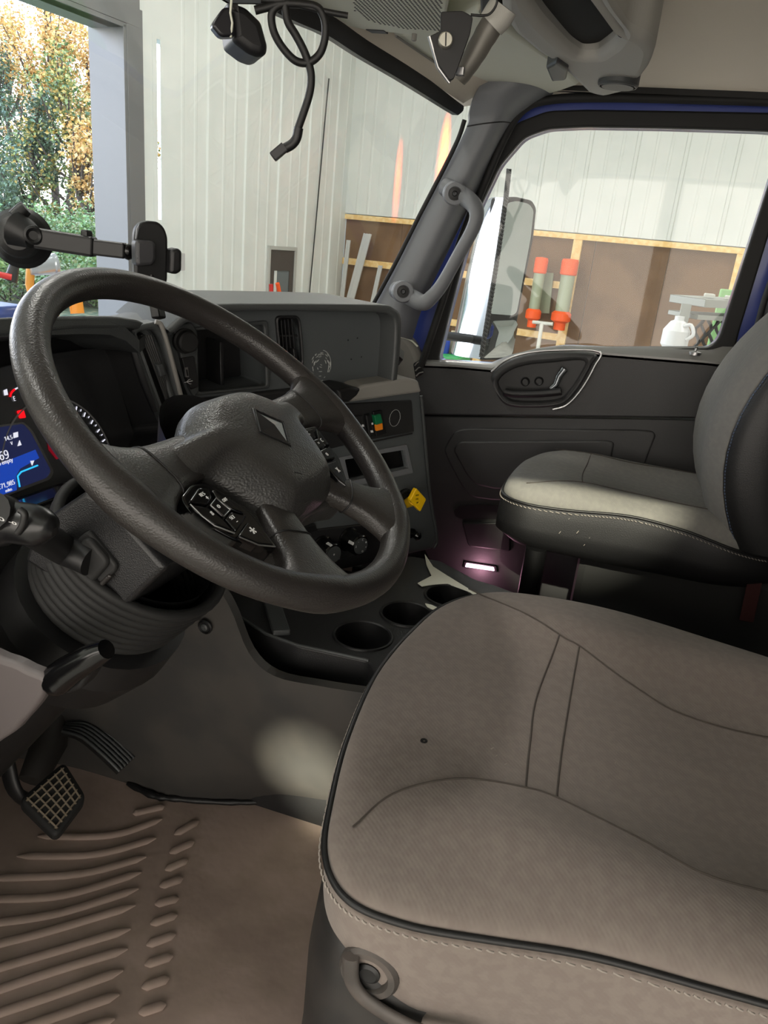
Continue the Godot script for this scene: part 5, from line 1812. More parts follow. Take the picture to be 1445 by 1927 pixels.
	plate(st, P2([0.505,-0.045,0.753,-0.064,0.876,-0.066,1.109,-0.076,1.569,-0.239,1.468,-0.484,1.175,-0.393,1.101,-0.328,0.971,-0.312,0.463,-0.168]), cf, -0.12, -0.03, 0.004)
	part("lower_body", st, mats["dash dark"], t)

# ------------------------------------------------------------------ steering
func column_and_wheel() -> void:
	var xf := Transform3D(Vector3(1.0000, 0.0000, 0.0000), Vector3(0.0000, 0.5935, -0.8048), Vector3(-0.0000, 0.8048, 0.5935), Vector3(0.7197, 2.1120, -0.3817))
	var st := S()
	var t := thing("steering_wheel", "four spoke steering wheel in worn dark leather grain with thumb buttons", "steering wheel", xf.origin)
	# rim
	var path := PackedVector3Array()
	var radii := []
	for k in 96:
		var a := TAU * k / 96
		path.append(xf * Vector3(cos(a) * 0.2255, sin(a) * 0.2255, 0))
		var fat := 0.0
		for s: float in [-0.1, PI + 0.1, -1.03, PI + 1.03]:
			var d := absf(angle_difference(a, s))
			fat = maxf(fat, exp(-d * d / 0.02))
		radii.append(0.0172 + 0.0022 * fat)
	tube(st, path, radii, 20, true)
	part("rim", st, mats["wheel skin"], t)
	# spokes, each a loft from the hub to the rim
	for s: Array in [[-0.06, 1.0, 0.030, 0.026], [-0.06, -1.0, 0.030, 0.026], [-1.03, 1.0, 0.026, 0.022], [-1.03, -1.0, 0.026, 0.022]]:
		var a: float = s[0]
		var dir := Vector3(cos(a) * s[1], sin(a), 0)
		var across := Vector3(-dir.y, dir.x, 0)
		var rings := []
		for k in 13:
			var f := k / 12.0
			var r := lerpf(0.085, 0.222, f)
			var wide: float = lerpf(s[3], s[2], f) + 0.038 * pow(f, 5.0)
			var deep := lerpf(0.011, 0.0162, f)
			var off := -0.012 + 0.0115 * f
			var ring := PackedVector3Array()
			for i in 20:
				var b := TAU * i / 20
				var cx := signf(cos(b)) * pow(absf(cos(b)), 0.6)
				var cy := signf(sin(b)) * pow(absf(sin(b)), 0.7)
				ring.append(xf * (dir * r + across * cx * wide + Vector3(0, 0, off + cy * deep)))
			rings.append(ring)
		st = S()
		loft(st, rings, true, true)
		var sk := part("spoke", st, mats["wheel skin"], t)
		# seam between hub and grip
		st = S()
		var seam := PackedVector3Array()
		var m: PackedVector3Array = rings[7 if s[0] > -0.5 else 6]
		var mid := Vector3.ZERO
		for q in m:
			mid += q / m.size()
		for q in m:
			seam.append(mid + (q - mid) * 1.005)
		tube(st, seam, 0.0012, 5, true)
		part("seam", st, mats["black"], sk)
	# hub: a lower body and the domed pad
	var half := P2([0.0, 0.034, 0.05, 0.032, 0.09, 0.02, 0.128, 0.010, 0.15, 0.012, 0.153, -0.03, 0.150, -0.05, 0.14, -0.09, 0.118, -0.125, 0.088, -0.14, 0.05, -0.128, 0.0, -0.122])
	var outline := PackedVector2Array()
	for q in half:
		outline.append(q)
	for k in range(half.size() - 2, 0, -1):
		outline.append(Vector2(-half[k].x, half[k].y))
	st = S()
	plate(st, rnd(outline, 0.012), xf, -0.045, -0.012, 0.008)
	part("hub_body", st, mats["hub skin"], t)
	st = S()
	var back := Transform3D(xf.basis, xf.origin)
	lathe(st, [0.045, -0.14, 0.05, -0.09, 0.07, -0.05, 0.08, -0.03], back, 28)
	part("hub_neck", st, mats["dash dark"], t)
	var pad := PackedVector2Array()
	half = P2([0.0, 0.046, 0.042, 0.043, 0.074, 0.027, 0.100, 0.010, 0.142, 0.006, 0.147, -0.024, 0.110, -0.034, 0.090, -0.066, 0.066, -0.108, 0.046, -0.120, 0.0, -0.122])
	for q in half:
		pad.append(q)
	for k in range(half.size() - 2, 0, -1):
		pad.append(Vector2(-half[k].x, half[k].y))
	pad = smooth2(pad, 5)
	var inner := PackedVector2Array()
	half = P2([0.0, 0.024, 0.028, 0.021, 0.046, 0.010, 0.058, 0.000, 0.070, -0.008, 0.073, -0.020, 0.066, -0.032, 0.060, -0.056, 0.046, -0.086, 0.032, -0.092, 0.0, -0.094])
	for q in half:
		inner.append(q)
	for k in range(half.size() - 2, 0, -1):
		inner.append(Vector2(-half[k].x, half[k].y))
	inner = smooth2(inner, 5)
	var rings := []
	for c: Array in [[0.0, -0.02], [0.0, -0.009], [0.02, -0.005], [0.10, 0.000], [0.25, 0.006], [0.45, 0.0135], [0.65, 0.0195], [0.82, 0.0235], [1.0, 0.0258]]:
		var ring := PackedVector3Array()
		for k in pad.size():
			var q := pad[k].lerp(inner[k], c[0])
			ring.append(xf * Vector3(q.x, q.y, c[1]))
		rings.append(ring)
	for k in 6:
		var f := 1.0 - (k + 1) / 6.0
		var ring := PackedVector3Array()
		for q in inner:
			var e := Vector2(0, -0.034) + (q - Vector2(0, -0.034)) * maxf(f, 0.01)
			ring.append(xf * Vector3(e.x, e.y, 0.0258 + 0.004 * (1.0 - f * f)))
		rings.append(ring)
	st = S()
	loft(st, rings, false, false)
	var pd := part("hub_pad", st, mats["hub skin"], t)
	# diamond emblem
	var ef := Transform3D(xf.basis, xf * Vector3(0.0, -0.028, 0.0285))
	st = S()
	var dm := PackedVector2Array([Vector2(0, 0.030), Vector2(0.031, 0.0), Vector2(0, -0.030), Vector2(-0.031, 0.0)])
	plate(st, dm, ef, -0.004, 0.0015, 0.0008)
	part("emblem_base", st, mats["black"], pd)
	st = S()
	st.set_smooth_group(-1)
	for k in 4:
		var a := dm[k] * 0.82
		var b := dm[(k + 1) % 4] * 0.82
		st.add_vertex(ef * Vector3(0, 0, 0.0055))
		st.add_vertex(ef * Vector3(b.x, b.y, 0.0014))
		st.add_vertex(ef * Vector3(a.x, a.y, 0.0014))
	part("emblem_diamond", st, plain("emblem", Color(0.3, 0.3, 0.31), 0.15, 0.8), pd, "dark shiny faceted diamond")
	st = S()
	for k in 4:
		var a := dm[k] * 0.88
		var b := dm[(k + 1) % 4] * 0.88
		tube(st, PackedVector3Array([ef * Vector3(a.x, a.y, 0.0016), ef * Vector3(b.x, b.y, 0.0016)]), 0.0011, 6)
	part("emblem_rim", st, plain("emblem rim", Color(0.35, 0.35, 0.36), 0.2, 0.9), pd)
	# scratch marks
	st = S()
	tube(st, smooth3(P3([0.683,2.086,-0.296,0.69,2.083,-0.292,0.688,2.081,-0.289]), 4), 0.0005, 5)
	tube(st, smooth3(P3([0.682,2.083,-0.292,0.678,2.081,-0.289,0.684,2.081,-0.289]), 4), 0.0005, 5)
	part("scuff", st, mats["black"], pd)
	# thumb buttons
	var gb: Material = mats["gloss black"]
	st = S()
	var lp := rnd(P2([-0.176,-0.043,-0.149,-0.036,-0.129,-0.043,-0.118,-0.07,-0.113,-0.091,-0.122,-0.132,-0.133,-0.13,-0.163,-0.102,-0.174,-0.082,-0.181,-0.058]), 0.006)
	plate(st, lp, xf, -0.03, 0.006, 0.003)
	var bl := part("button_panel", st, gb, t)
	for c: Array in [[-0.178,-0.052,-0.151,-0.044,-0.139,-0.05,-0.147,-0.059,-0.159,-0.063], [-0.158,-0.064,-0.144,-0.061,-0.14,-0.077,-0.156,-0.08], [-0.137,-0.051,-0.129,-0.074,-0.128,-0.089,-0.138,-0.077,-0.142,-0.061], [-0.142,-0.079,-0.127,-0.091,-0.158,-0.098,-0.156,-0.082], [-0.179,-0.054,-0.163,-0.065,-0.159,-0.081,-0.161,-0.098,-0.174,-0.082,-0.18,-0.063], [-0.134,-0.096,-0.13,-0.13,-0.147,-0.12,-0.161,-0.102]]:
		st = S()
		plate(st, rnd(P2(c), 0.003), xf, -0.002, 0.010, 0.0022)
		part("button", st, mats["gloss black"], bl)
	for c: PackedVector3Array in [P3([0.539,2.088,-0.331,0.54,2.079,-0.32,0.543,2.071,-0.309,0.556,2.062,-0.296]), P3([0.557,2.059,-0.292,0.57,2.049,-0.279,0.587,2.043,-0.27]), P3([0.56,2.082,-0.323,0.575,2.084,-0.326,0.578,2.074,-0.313,0.563,2.073,-0.311,0.56,2.082,-0.323])]:
		st = S()
		tube(st, c, 0.0007, 6)
		part("button_edge", st, mats["steel"], bl)
	for c: Array in [["RES", [-0.156,-0.052], 0.0048], ["+", [-0.154,-0.057], 0.0075], ["OFF", [-0.136,-0.067], 0.0045], ["o", [-0.151,-0.069], 0.007], ["SET", [-0.148,-0.085], 0.0048], ["-", [-0.147,-0.09], 0.008], ["8", [-0.166,-0.072], 0.006], ["*", [-0.139,-0.109], 0.017]]:
		var o := text("print", c[0], Transform3D(xf.basis, xf * Vector3(c[1][0], c[1][1], 0.0102)), c[2], mats["white print"], bl)
	st = S()
	plate(st, rnd(P2([0.087,-0.033,0.137,-0.039,0.124,-0.069,0.119,-0.092,0.078,-0.131,0.07,-0.126,0.07,-0.085,0.076,-0.051]), 0.005), xf, -0.03, 0.006, 0.003)
	var br := part("button_panel", st, gb, t)
	for c: Array in [[0.083,-0.038,0.117,-0.043,0.103,-0.056,0.085,-0.054], [0.089,-0.056,0.108,-0.057,0.106,-0.071,0.087,-0.07], [0.124,-0.045,0.125,-0.051,0.117,-0.073,0.108,-0.07,0.11,-0.056], [0.088,-0.072,0.105,-0.072,0.102,-0.09,0.07,-0.085], [0.078,-0.043,0.085,-0.056,0.084,-0.07,0.069,-0.083,0.072,-0.068], [0.068,-0.089,0.1,-0.093,0.069,-0.126,0.066,-0.116]]:
		st = S()
		plate(st, rnd(P2(c), 0.002), xf, -0.002, 0.010, 0.002)
		part("button", st, gb, br)
	for c: Array in [["<", [0.095,-0.046], 0.011], ["D", [0.074,-0.058], 0.008], ["=", [0.097,-0.063], 0.007], ["C", [0.109,-0.062], 0.007], ["o", [0.091,-0.08], 0.008], ["x", [0.082,-0.103], 0.012]]:
		text("print", c[0], Transform3D(xf.basis, xf * Vector3(c[1][0], c[1][1], 0.0102)), c[2], mats["white print"], br)
	# ---- column shroud
	var sx := Transform3D(Vector3(0.0000, 0.0000, 1.0000), Vector3(0.0000, 1.0000, 0.0000), Vector3(-1.0000, 0.0000, 0.0000), Vector3(0.6150, 0.0000, 0.0000))
	t = thing("steering_column", "black steering column shroud with ribbed rubber boot below the wheel", "steering column", V([0.7,1.852,-0.549]))
	st = S()
	plate(st, rnd(P2([-0.568,1.995,-0.503,2.045,-0.474,2.036,-0.406,1.978,-0.48,1.895,-0.53,1.922,-0.59,1.945]), 0.006), sx, -0.22, 0.0, 0.006)
	var sh := part("shroud", st, grained("shroud shaded black", Color(0.098, 0.098, 0.103), 0.45, 9.0, 0.03), t)  # darker than the dash: shade over the column put into the colour
	st = S()
	plate(st, rnd(P2([-0.511,1.992,-0.497,2.004,-0.463,1.971,-0.465,1.963,-0.504,1.919,-0.509,1.922,-0.53,1.946]), 0.006), sx, -0.004, 0.006, 0.003)
	part("stalk_boot", st, mats["rubber"], sh)
	st = S()
	plate(st, rnd(P2([-0.508,1.986,-0.494,2,-0.467,1.975,-0.497,1.938,-0.517,1.955]), 0.01), sx, 0.0, 0.012, 0.004)
	part("boot_ring", st, mats["rubber"], sh)
	st = S()
	plate(st, rnd(P2([-0.505,1.924,-0.472,1.96,-0.468,1.957,-0.501,1.919]), 0.003), sx, 0.0, 0.008, 0.002)
	part("boot_lip", st, mats["wheel skin"], sh)
	# ribbed boot round the column
	var n := xf.basis.z
	for k in 8:
		var f := k / 7.0
		var c := xf.origin - n * (0.20 + 0.085 * f) + Vector3(-0.005, 0, 0)
		var loop := PackedVector3Array()
		for i in 40:
			var a := TAU * i / 40
			loop.append(c + xf.basis.x * cos(a) * lerpf(0.108, 0.098, f) + xf.basis.y * sin(a) * lerpf(0.108, 0.096, f))
		st = S()
		tube(st, loop, 0.0068, 8, true)
		part("boot_rib", st, mats["rubber"], t)
	st = S()
	var low := Transform3D(xf.basis, xf.origin - n * 0.3)
	lathe(st, [0.092, 0.10, 0.092, 0.0, 0.115, -0.005, 0.118, -0.05, 0.10, -0.12, 0.06, -0.16, 0.05, -0.42], low, 32)
	part("lower_cover", st, mats["black"], t)
	# tilt lever
	t = thing("tilt_lever", "black tilt lever under the ribbed boot of the column", "lever", V([0.56,1.866,-0.482]))
	st = S()
	tube(st, smooth3(P3([0.53,1.924,-0.417,0.53,1.907,-0.439,0.53,1.887,-0.463,0.53,1.871,-0.479,0.53,1.865,-0.486]), 4), [0.010, 0.011, 0.012, 0.013, 0.0135, 0.014, 0.0145, 0.015, 0.0155, 0.016, 0.016, 0.0165, 0.0165, 0.016, 0.015, 0.013, 0.009], 12)
	part("handle", st, mats["gloss black"], t)
	st = S()
	plate(st, rnd(P2([-0.43,1.91,-0.438,1.895,-0.458,1.86,-0.475,1.848,-0.488,1.848,-0.494,1.857,-0.458,1.887]), 0.006), sx, 0.055, 0.075, 0.005)
	part("blade", st, mats["black"], t)
	# stalk
	t = thing("indicator_stalk", "thick black indicator stalk with white symbols left of the column", "stalk", V([0.6,1.976,-0.495]))
	st = S()
	tube(st, smooth3(P3([0.605,1.971,-0.491,0.605,1.974,-0.505,0.605,1.977,-0.526,0.56,2.011,-0.509,0.5,2.052,-0.479,0.45,2.084,-0.462]), 5), 0.0165, 16)
	part("arm", st, mats["black"], t)
	st = S()
	tube(st, smooth3(P3([0.47,2.068,-0.416,0.47,2.07,-0.426,0.47,2.069,-0.444,0.47,2.067,-0.467,0.47,2.064,-0.507]), 5), [0.004, 0.007, 0.010, 0.012, 0.013, 0.0145, 0.016, 0.017, 0.0175, 0.018, 0.018, 0.018, 0.018, 0.018, 0.019, 0.022, 0.022, 0.022, 0.022, 0.022, 0.022], 16)
	part("switch_head", st, plain("satin black", Color(0.08, 0.08, 0.085), 0.3), t)
	st = S()
	tube(st, smooth3(P3([0.452,2.09,-0.433,0.452,2.087,-0.429,0.452,2.078,-0.431,0.452,2.069,-0.437]), 4), 0.003, 8)
	part("ring", st, mats["black"], t)
	for c: Array in [["o", 0.45,2.079,-0.429, 0.009], ["-o", 0.45,2.078,-0.418, 0.007]]:
		text("print", c[0], Transform3D(Basis(Vector3(0.25, -0.2, 0.95).normalized(), Vector3(-0.45, 0.85, 0.3).normalized(), Vector3(-0.85, 0.45, -0.3).normalized()), Vector3(c[1], c[2], c[3]) + Vector3(-0.022, 0.012, 0.0)), c[4], mats["white print"], t)
	# knee panel beside the door
	st = S()
	plate(st, smooth2(P2([-0.644,1.884,-0.533,1.889,-0.5,1.885,-0.478,1.88,-0.487,1.854,-0.514,1.817,-0.544,1.785,-0.675,1.68]), 4), sx, 0.086, 0.1, 0.006)
	tag(part("knee_panel", st, plain("knee grey", Color(0.34, 0.315, 0.315), 0.5), self), "greyish brown lower dash panel at the left edge above the brake pedal", "panel")

# ------------------------------------------------------------------ tunnel, console, floor, pedals
func tunnel_and_floor() -> void:
	var ff := Transform3D(Vector3(1.0000, 0.0000, 0.0000), Vector3(0.0000, 0.0000, -1.0000), Vector3(-0.0000, 1.0000, 0.0000), Vector3(0.0000, 0.0000, 0.0000))
	var st := S()
	block(st, Vector3(0.26, 1.16, -1.3), Vector3(2.2, 1.262, 1.1), 0.0)
	struct("floor", st, mottled("cab floor", Color(0.2, 0.18, 0.17), Color(0.3, 0.27, 0.25), 0.7, 2.0))
	st = S()
	block(st, Vector3(0.22, 1.16, -1.34), Vector3(2.25, 2.02, -1.26), 0.0)
	struct("wall_firewall", st, plain("firewall", Color(0.14, 0.13, 0.125), 0.8))
	st = S()
	block(st, Vector3(0.2, 1.16, -1.3), Vector3(0.26, 1.9, -0.62), 0.01)
	struct("wall_kick", st, mats["grey plastic"])
	st = S()
	block(st, Vector3(2.205, 1.1, -1.3), Vector3(2.24, 1.95, -0.3), 0.01)
	struct("wall_kick", st, mats["door plastic"])
	# rubber mat
	st = S()
	plate(st, rnd(P2([0.28, -0.5, 2.372,0.754,2.352,0.92,2.31,1.2,2.219,1.428,2.256,1.651,2.22,1.997,2.054,2.36, 0.3, 1.1]), 0.02), Transform3D(ff.basis, Vector3(0, CAB_FLOOR, 0)), -0.006, 0.0, 0.003)
	var dusty := mottled("dusty rubber", Color(0.57, 0.50, 0.465), Color(0.63, 0.555, 0.52), 0.85, 1.1, 0.008, 11, Color(0.60, 0.53, 0.49))
	dusty.heightmap_enabled = true
	dusty.heightmap_texture = noise("simplex", 0.06, 4, 9)
	dusty.heightmap_scale = 0.06
	var mat := thing("floor_mat", "brown dusty rubber floor mat with raised ribs below the pedals", "floor mat", Vector3(0.75, CAB_FLOOR, -0.5))
	part("mat", st, dusty, mat)
	var ribs := [P3([0.946, 1.272, -0.700, 0.966, 1.272, -0.679, 0.986, 1.272, -0.658]), P3([0.834, 1.272, -0.817, 0.887, 1.272, -0.703, 0.956, 1.272, -0.644]), P3([0.785, 1.272, -0.817, 0.840, 1.272, -0.700, 0.912, 1.272, -0.627]), P3([0.731, 1.272, -0.823, 0.795, 1.272, -0.697, 0.869, 1.272, -0.618]), P3([0.699, 1.272, -0.792, 0.750, 1.272, -0.692, 0.837, 1.272, -0.606]), P3([0.664, 1.272, -0.758, 0.719, 1.272, -0.676, 0.807, 1.272, -0.590]), P3([0.634, 1.272, -0.729, 0.687, 1.272, -0.668, 0.778, 1.272, -0.575]), P3([0.603, 1.272, -0.699, 0.656, 1.272, -0.642, 0.738, 1.272, -0.556]), P3([0.577, 1.272, -0.673, 0.636, 1.272, -0.615, 0.707, 1.272, -0.539]), P3([0.551, 1.272, -0.648, 0.607, 1.272, -0.590, 0.675, 1.272, -0.524]), P3([0.526, 1.272, -0.624, 0.581, 1.272, -0.568, 0.642, 1.272, -0.506]), P3([0.502, 1.272, -0.601, 0.556, 1.272, -0.547, 0.610, 1.272, -0.490])]
	ribs.append_array([P3([0.932, 1.272, -0.602, 0.979, 1.272, -0.580]), P3([0.892, 1.272, -0.586, 0.932, 1.272, -0.561]), P3([0.857, 1.272, -0.572, 0.892, 1.272, -0.549]), P3([0.824, 1.272, -0.561, 0.854, 1.272, -0.535]), P3([0.791, 1.272, -0.548, 0.816, 1.272, -0.519]), P3([0.757, 1.272, -0.533, 0.788, 1.272, -0.504]), P3([0.723, 1.272, -0.517, 0.756, 1.272, -0.487]), P3([0.694, 1.272, -0.500, 0.723, 1.272, -0.470]), P3([0.662, 1.272, -0.483, 0.690, 1.272, -0.455]), P3([0.629, 1.272, -0.465, 0.654, 1.272, -0.437])])
	for r: PackedVector3Array in ribs:
		st = S()
		var line := smooth3(r, 6)
		var wide := []
		for q in line.size():
			var f := q / float(line.size() - 1)
			wide.append(0.0085 * clampf(minf(f, 1.0 - f) * 9.0 + 0.25, 0.0, 1.0))
		tube(st, line, wide, 10, false, Vector3.UP, 0.45)
		part("rib", st, dusty, mat)
	# side of the engine tunnel
	var top := P3([0.97,1.575,-0.926,0.97,1.672,-0.761,0.97,1.729,-0.653,0.97,1.761,-0.554,0.97,1.739,-0.522,0.97,1.664,-0.485,0.97,1.633,-0.438,0.97,1.637,-0.358,0.97,1.648,-0.268,0.97,1.66,-0.191,0.97,1.675,-0.1])
	var bot := P3([0.971,1.27,-1.056,1.005,1.27,-0.904,1.012,1.27,-0.759,1.014,1.27,-0.653,1.044,1.27,-0.565,1.085,1.27,-0.471,1.105,1.27,-0.412,1.12,1.27,-0.35,1.143,1.27,-0.27,1.161,1.27,-0.188,1.175,1.27,-0.084])
	var rows := []
	for k in 13:
		var f := k / 12.0
		var row := PackedVector3Array()
		for i in top.size():
			var q := top[i].lerp(bot[i], f)
			q.x = lerpf(top[i].x, bot[i].x, pow(f, 2.6)) 
			row.append(q)
		rows.append(smooth3(row, 4))
	st = S()
	sheet(st, rows, Vector3(0.02, 0, 0))
	var t := thing("tunnel_cover", "dark grey plastic side of the engine tunnel beside the pedals", "panel", Vector3(1.0, CAB_FLOOR, -0.5))
	part("cover", st, mottled("tunnel plastic", Color(0.215, 0.21, 0.205), Color(0.26, 0.25, 0.238), 0.6, 1.2, 0.008, 21), t)
	st = S()
	var sf := Transform3D(Basis(Vector3(0, 0, 1), Vector3.UP, Vector3(-1, 0, 0)), V([0.965,1.696,-0.562]))
	lathe(st, [0.013, 0.002, 0.013, 0.004, 0.011, 0.006, 0.009, 0.0035, 0.0, 0.0035], sf, 18)
	part("screw_cup", st, mats["black"], t)
	st = S()
	lathe(st, [0.006, 0.003, 0.006, 0.006, 0.003, 0.007, 0.0, 0.0065], sf, 12)
	part("screw", st, mats["dash"], t)
	st = S()
	tube(st, smooth3(P3([1.008,1.274,-0.756,0.999,1.274,-0.69,1.009,1.274,-0.649,1.038,1.274,-0.562,1.08,1.274,-0.469]), 6), [0.004, 0.006, 0.007, 0.005, 0.006, 0.008, 0.006, 0.005, 0.007, 0.006, 0.004, 0.006, 0.007, 0.005, 0.006, 0.007, 0.006, 0.005, 0.006, 0.007, 0.005, 0.006, 0.005, 0.005, 0.004], 6)
	part("torn_edge", st, mats["black"], t, "ragged dark lower edge")
	# console tray with three cup holders
	var cy := Transform3D(ff.basis, Vector3(0, 1.66, 0))
	var cups := [[1.116,0.336, 0.050], [1.232,0.288, 0.048], [1.348,0.233, 0.047]]
	var holes := []
	for c: Array in cups:
		holes.append(disc(c[2], Vector2(c[0], c[1]), 36))
	st = S()
	plate(st, rnd(P2([1.108,0.61,1.08,0.566,1.045,0.491,1.035,0.426,1.043,0.3,0.935,0.223,0.978,0.133,1.418,0.064,1.45,0.158,1.456,0.2,1.515,0.291,1.507,0.363,1.402,0.416,1.267,0.53,1.163,0.629]), 0.01), cy, -0.07, 0.0, 0.005, holes)
	t = thing("console_tray", "dark grey console tray with three round cup holders", "console", Vector3(1.2, 1.27, -0.35))
	part("tray", st, mats["dash dark"], t)
	for c: Array in cups:
		st = S()
		var xf := Transform3D(ff.basis, ff.basis * Vector3(c[0], c[1], 1.66))
		lathe(st, [c[2] + 0.005, 0.0, c[2] + 0.004, 0.003, c[2] + 0.001, 0.0035, c[2] - 0.001, 0.001, c[2] - 0.006, -0.085, 0.0, -0.085], xf, 36)
		part("cup_holder", st, mats["black"], t)
	st = S()
	block(st, Vector3(1.06, 1.27, -0.60), Vector3(1.5, 1.60, -0.2), 0.02)
	part("pedestal", st, mats["dash dark"], t)
	st = S()
	tube(st, P3([1.078,1.66,-0.561,1.045,1.66,-0.491,1.035,1.66,-0.426,1.043,1.66,-0.3]), 0.003, 8)
	part("lip", st, mats["dash"], t)
	st = S()
	beam(st, V([1.153,1.665,-0.534]), V([1.05,1.665,-0.463]), 0.03, 0.012)
	part("divider", st, mats["dash"], t)
	# papers under the far cup holder
	t = thing("paper", "torn white paper lying round the farthest cup holder", "paper", V([1.426,1.662,-0.246]))
	st = S()
	plate(st, P2([1.525,0.332,1.5,0.317,1.466,0.297,1.437,0.26,1.381,0.184,1.364,0.176,1.383,0.202,1.397,0.248,1.375,0.277,1.358,0.293,1.368,0.305,1.418,0.288,1.469,0.313]), Transform3D(ff.basis, Vector3(0, 1.664, 0)), -0.0015, 0.0, 0.0, [], true)
	part("sheet", st, mats["paper"], t)
	st = S()
	plate(st, P2([1.286,0.267,1.286,0.254,1.276,0.23,1.263,0.231,1.273,0.259]), Transform3D(ff.basis, Vector3(0, 1.664, 0)), -0.0015, 0.0, 0.0, [], true)
	part("sheet", st, mats["paper"], t)
	# passenger side floor board, tinted by the courtesy lamp
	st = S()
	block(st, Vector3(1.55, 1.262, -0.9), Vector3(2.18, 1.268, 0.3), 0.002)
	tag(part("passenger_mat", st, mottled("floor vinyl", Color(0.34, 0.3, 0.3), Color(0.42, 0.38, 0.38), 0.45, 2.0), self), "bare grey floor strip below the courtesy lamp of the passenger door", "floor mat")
	# brake pedal
	var a := V([0.838,1.455,-0.752])
	var b := V([0.811,1.424,-0.687])
	var c2 := V([0.737,1.405,-0.686])
	var d2 := V([0.75,1.437,-0.768])
	t = thing("brake_pedal", "square black brake pedal with a worn steel grid", "pedal", c2)
	var px := (b - a).normalized()
	var pn := px.cross((d2 - a)).normalized()
	if pn.y < 0.0:
		pn = -pn
	var py := pn.cross(px).normalized()
	var pf := Transform3D(Basis(px, py, pn), (a + c2) * 0.5)
	var inv := pf.affine_inverse()
	var pl := PackedVector2Array()
	for q: Vector3 in [a, b, c2, d2]:
		var l := inv * q
		pl.append(Vector2(l.x, l.y))
	st = S()
	plate(st, rnd(pl, 0.014), pf, -0.02, 0.0, 0.006, [], true)
	part("pad", st, mats["rubber"], t)
	var ins := inset(ccw(pl), 0.007)
	for way in 2:
		for k in 6:
			var f := (k + 0.3) / 5.6
			var p0 := ins[0].lerp(ins[1], f) if way == 0 else ins[1].lerp(ins[2], f)
			var p1 := ins[3].lerp(ins[2], f) if way == 0 else ins[0].lerp(ins[3], f)
			st = S()
			beam(st, pf * Vector3(p0.x, p0.y, 0.001), pf * Vector3(p1.x, p1.y, 0.001), 0.0024, 0.005, pn)
			part("grid_bar", st, plain("worn steel", Color(0.62, 0.57, 0.5), 0.5, 0.6), t)
	st = S()
	tube(st, smooth3(P3([0.795,1.39,-0.779,0.776,1.422,-0.797,0.784,1.463,-0.817,0.803,1.505,-0.84,0.841,1.559,-0.855]), 4), 0.016, 10, false, Vector3(1, 0, 0), 0.5)
	part("arm", st, mats["black"], t)
	# accelerator
	t = thing("accelerator_pedal", "curved black accelerator pedal with long ribs", "pedal", V([0.987,1.317,-0.761]))
	var e0 := smooth3(P3([0.982,1.401,-0.867,0.992,1.41,-0.826,0.996,1.388,-0.778,0.998,1.353,-0.73]), 5)
	var e1 := smooth3(P3([0.942,1.41,-0.847,0.942,1.409,-0.808,0.941,1.39,-0.768,0.943,1.359,-0.727]), 5)
	st = S()
	sheet(st, [e0, e1], Vector3(0.006, -0.012, -0.008), -1)
	part("pad", st, mats["rubber"], t)
	for k in 6:
		st = S()
		var row := PackedVector3Array()
		for i in e0.size():
			row.append(e0[i].lerp(e1[i], (k + 0.5) / 6.0) + Vector3(-0.002, 0.003, 0.002))
		tube(st, row, 0.0035, 6)
		part("rib", st, mats["dash"], t)
	# pedal brackets
	t = thing("pedal_bracket", "dark dusty pedal bracket under the knee panel", "bracket", V([0.908,1.338,-0.878]))
	st = S()
	tube(st, P3([0.987,1.408,-0.905,0.955,1.361,-0.89,0.894,1.325,-0.878]), [0.03, 0.034, 0.026], 10)
	part("linkage", st, plain("dirty black", Color(0.13, 0.12, 0.11), 0.7), t)
	st = S()
	tube(st, P3([1.017,1.378,-0.984,1.027,1.336,-0.931,1.016,1.354,-0.889]), [0.03, 0.03, 0.02], 10)
	part("hinge", st, mats["dirty black"], t)

# ------------------------------------------------------------------ seats
func cushion_height(x: float, z: float, k: Dictionary) -> float:
	var a: float = (x - k.cx) / k.half
	var f: float = clampf((z - k.z0) / (k.z1 - k.z0), 0.0, 1.0)
	var y: float = k.y + k.tilt * a
	y += 0.020 * exp(-pow((absf(a) - 0.66) / 0.2, 2.0)) * smoothstep(0.05, 0.35, f)
	y -= k.dish * (1.0 - a * a) * smoothstep(0.2, 0.7, f)
	y += k.front * exp(-pow((f - 0.18) / 0.16, 2.0))
	y -= 0.05 * pow(maxf(0.0, f - 0.8) / 0.2, 2.0)
	return y

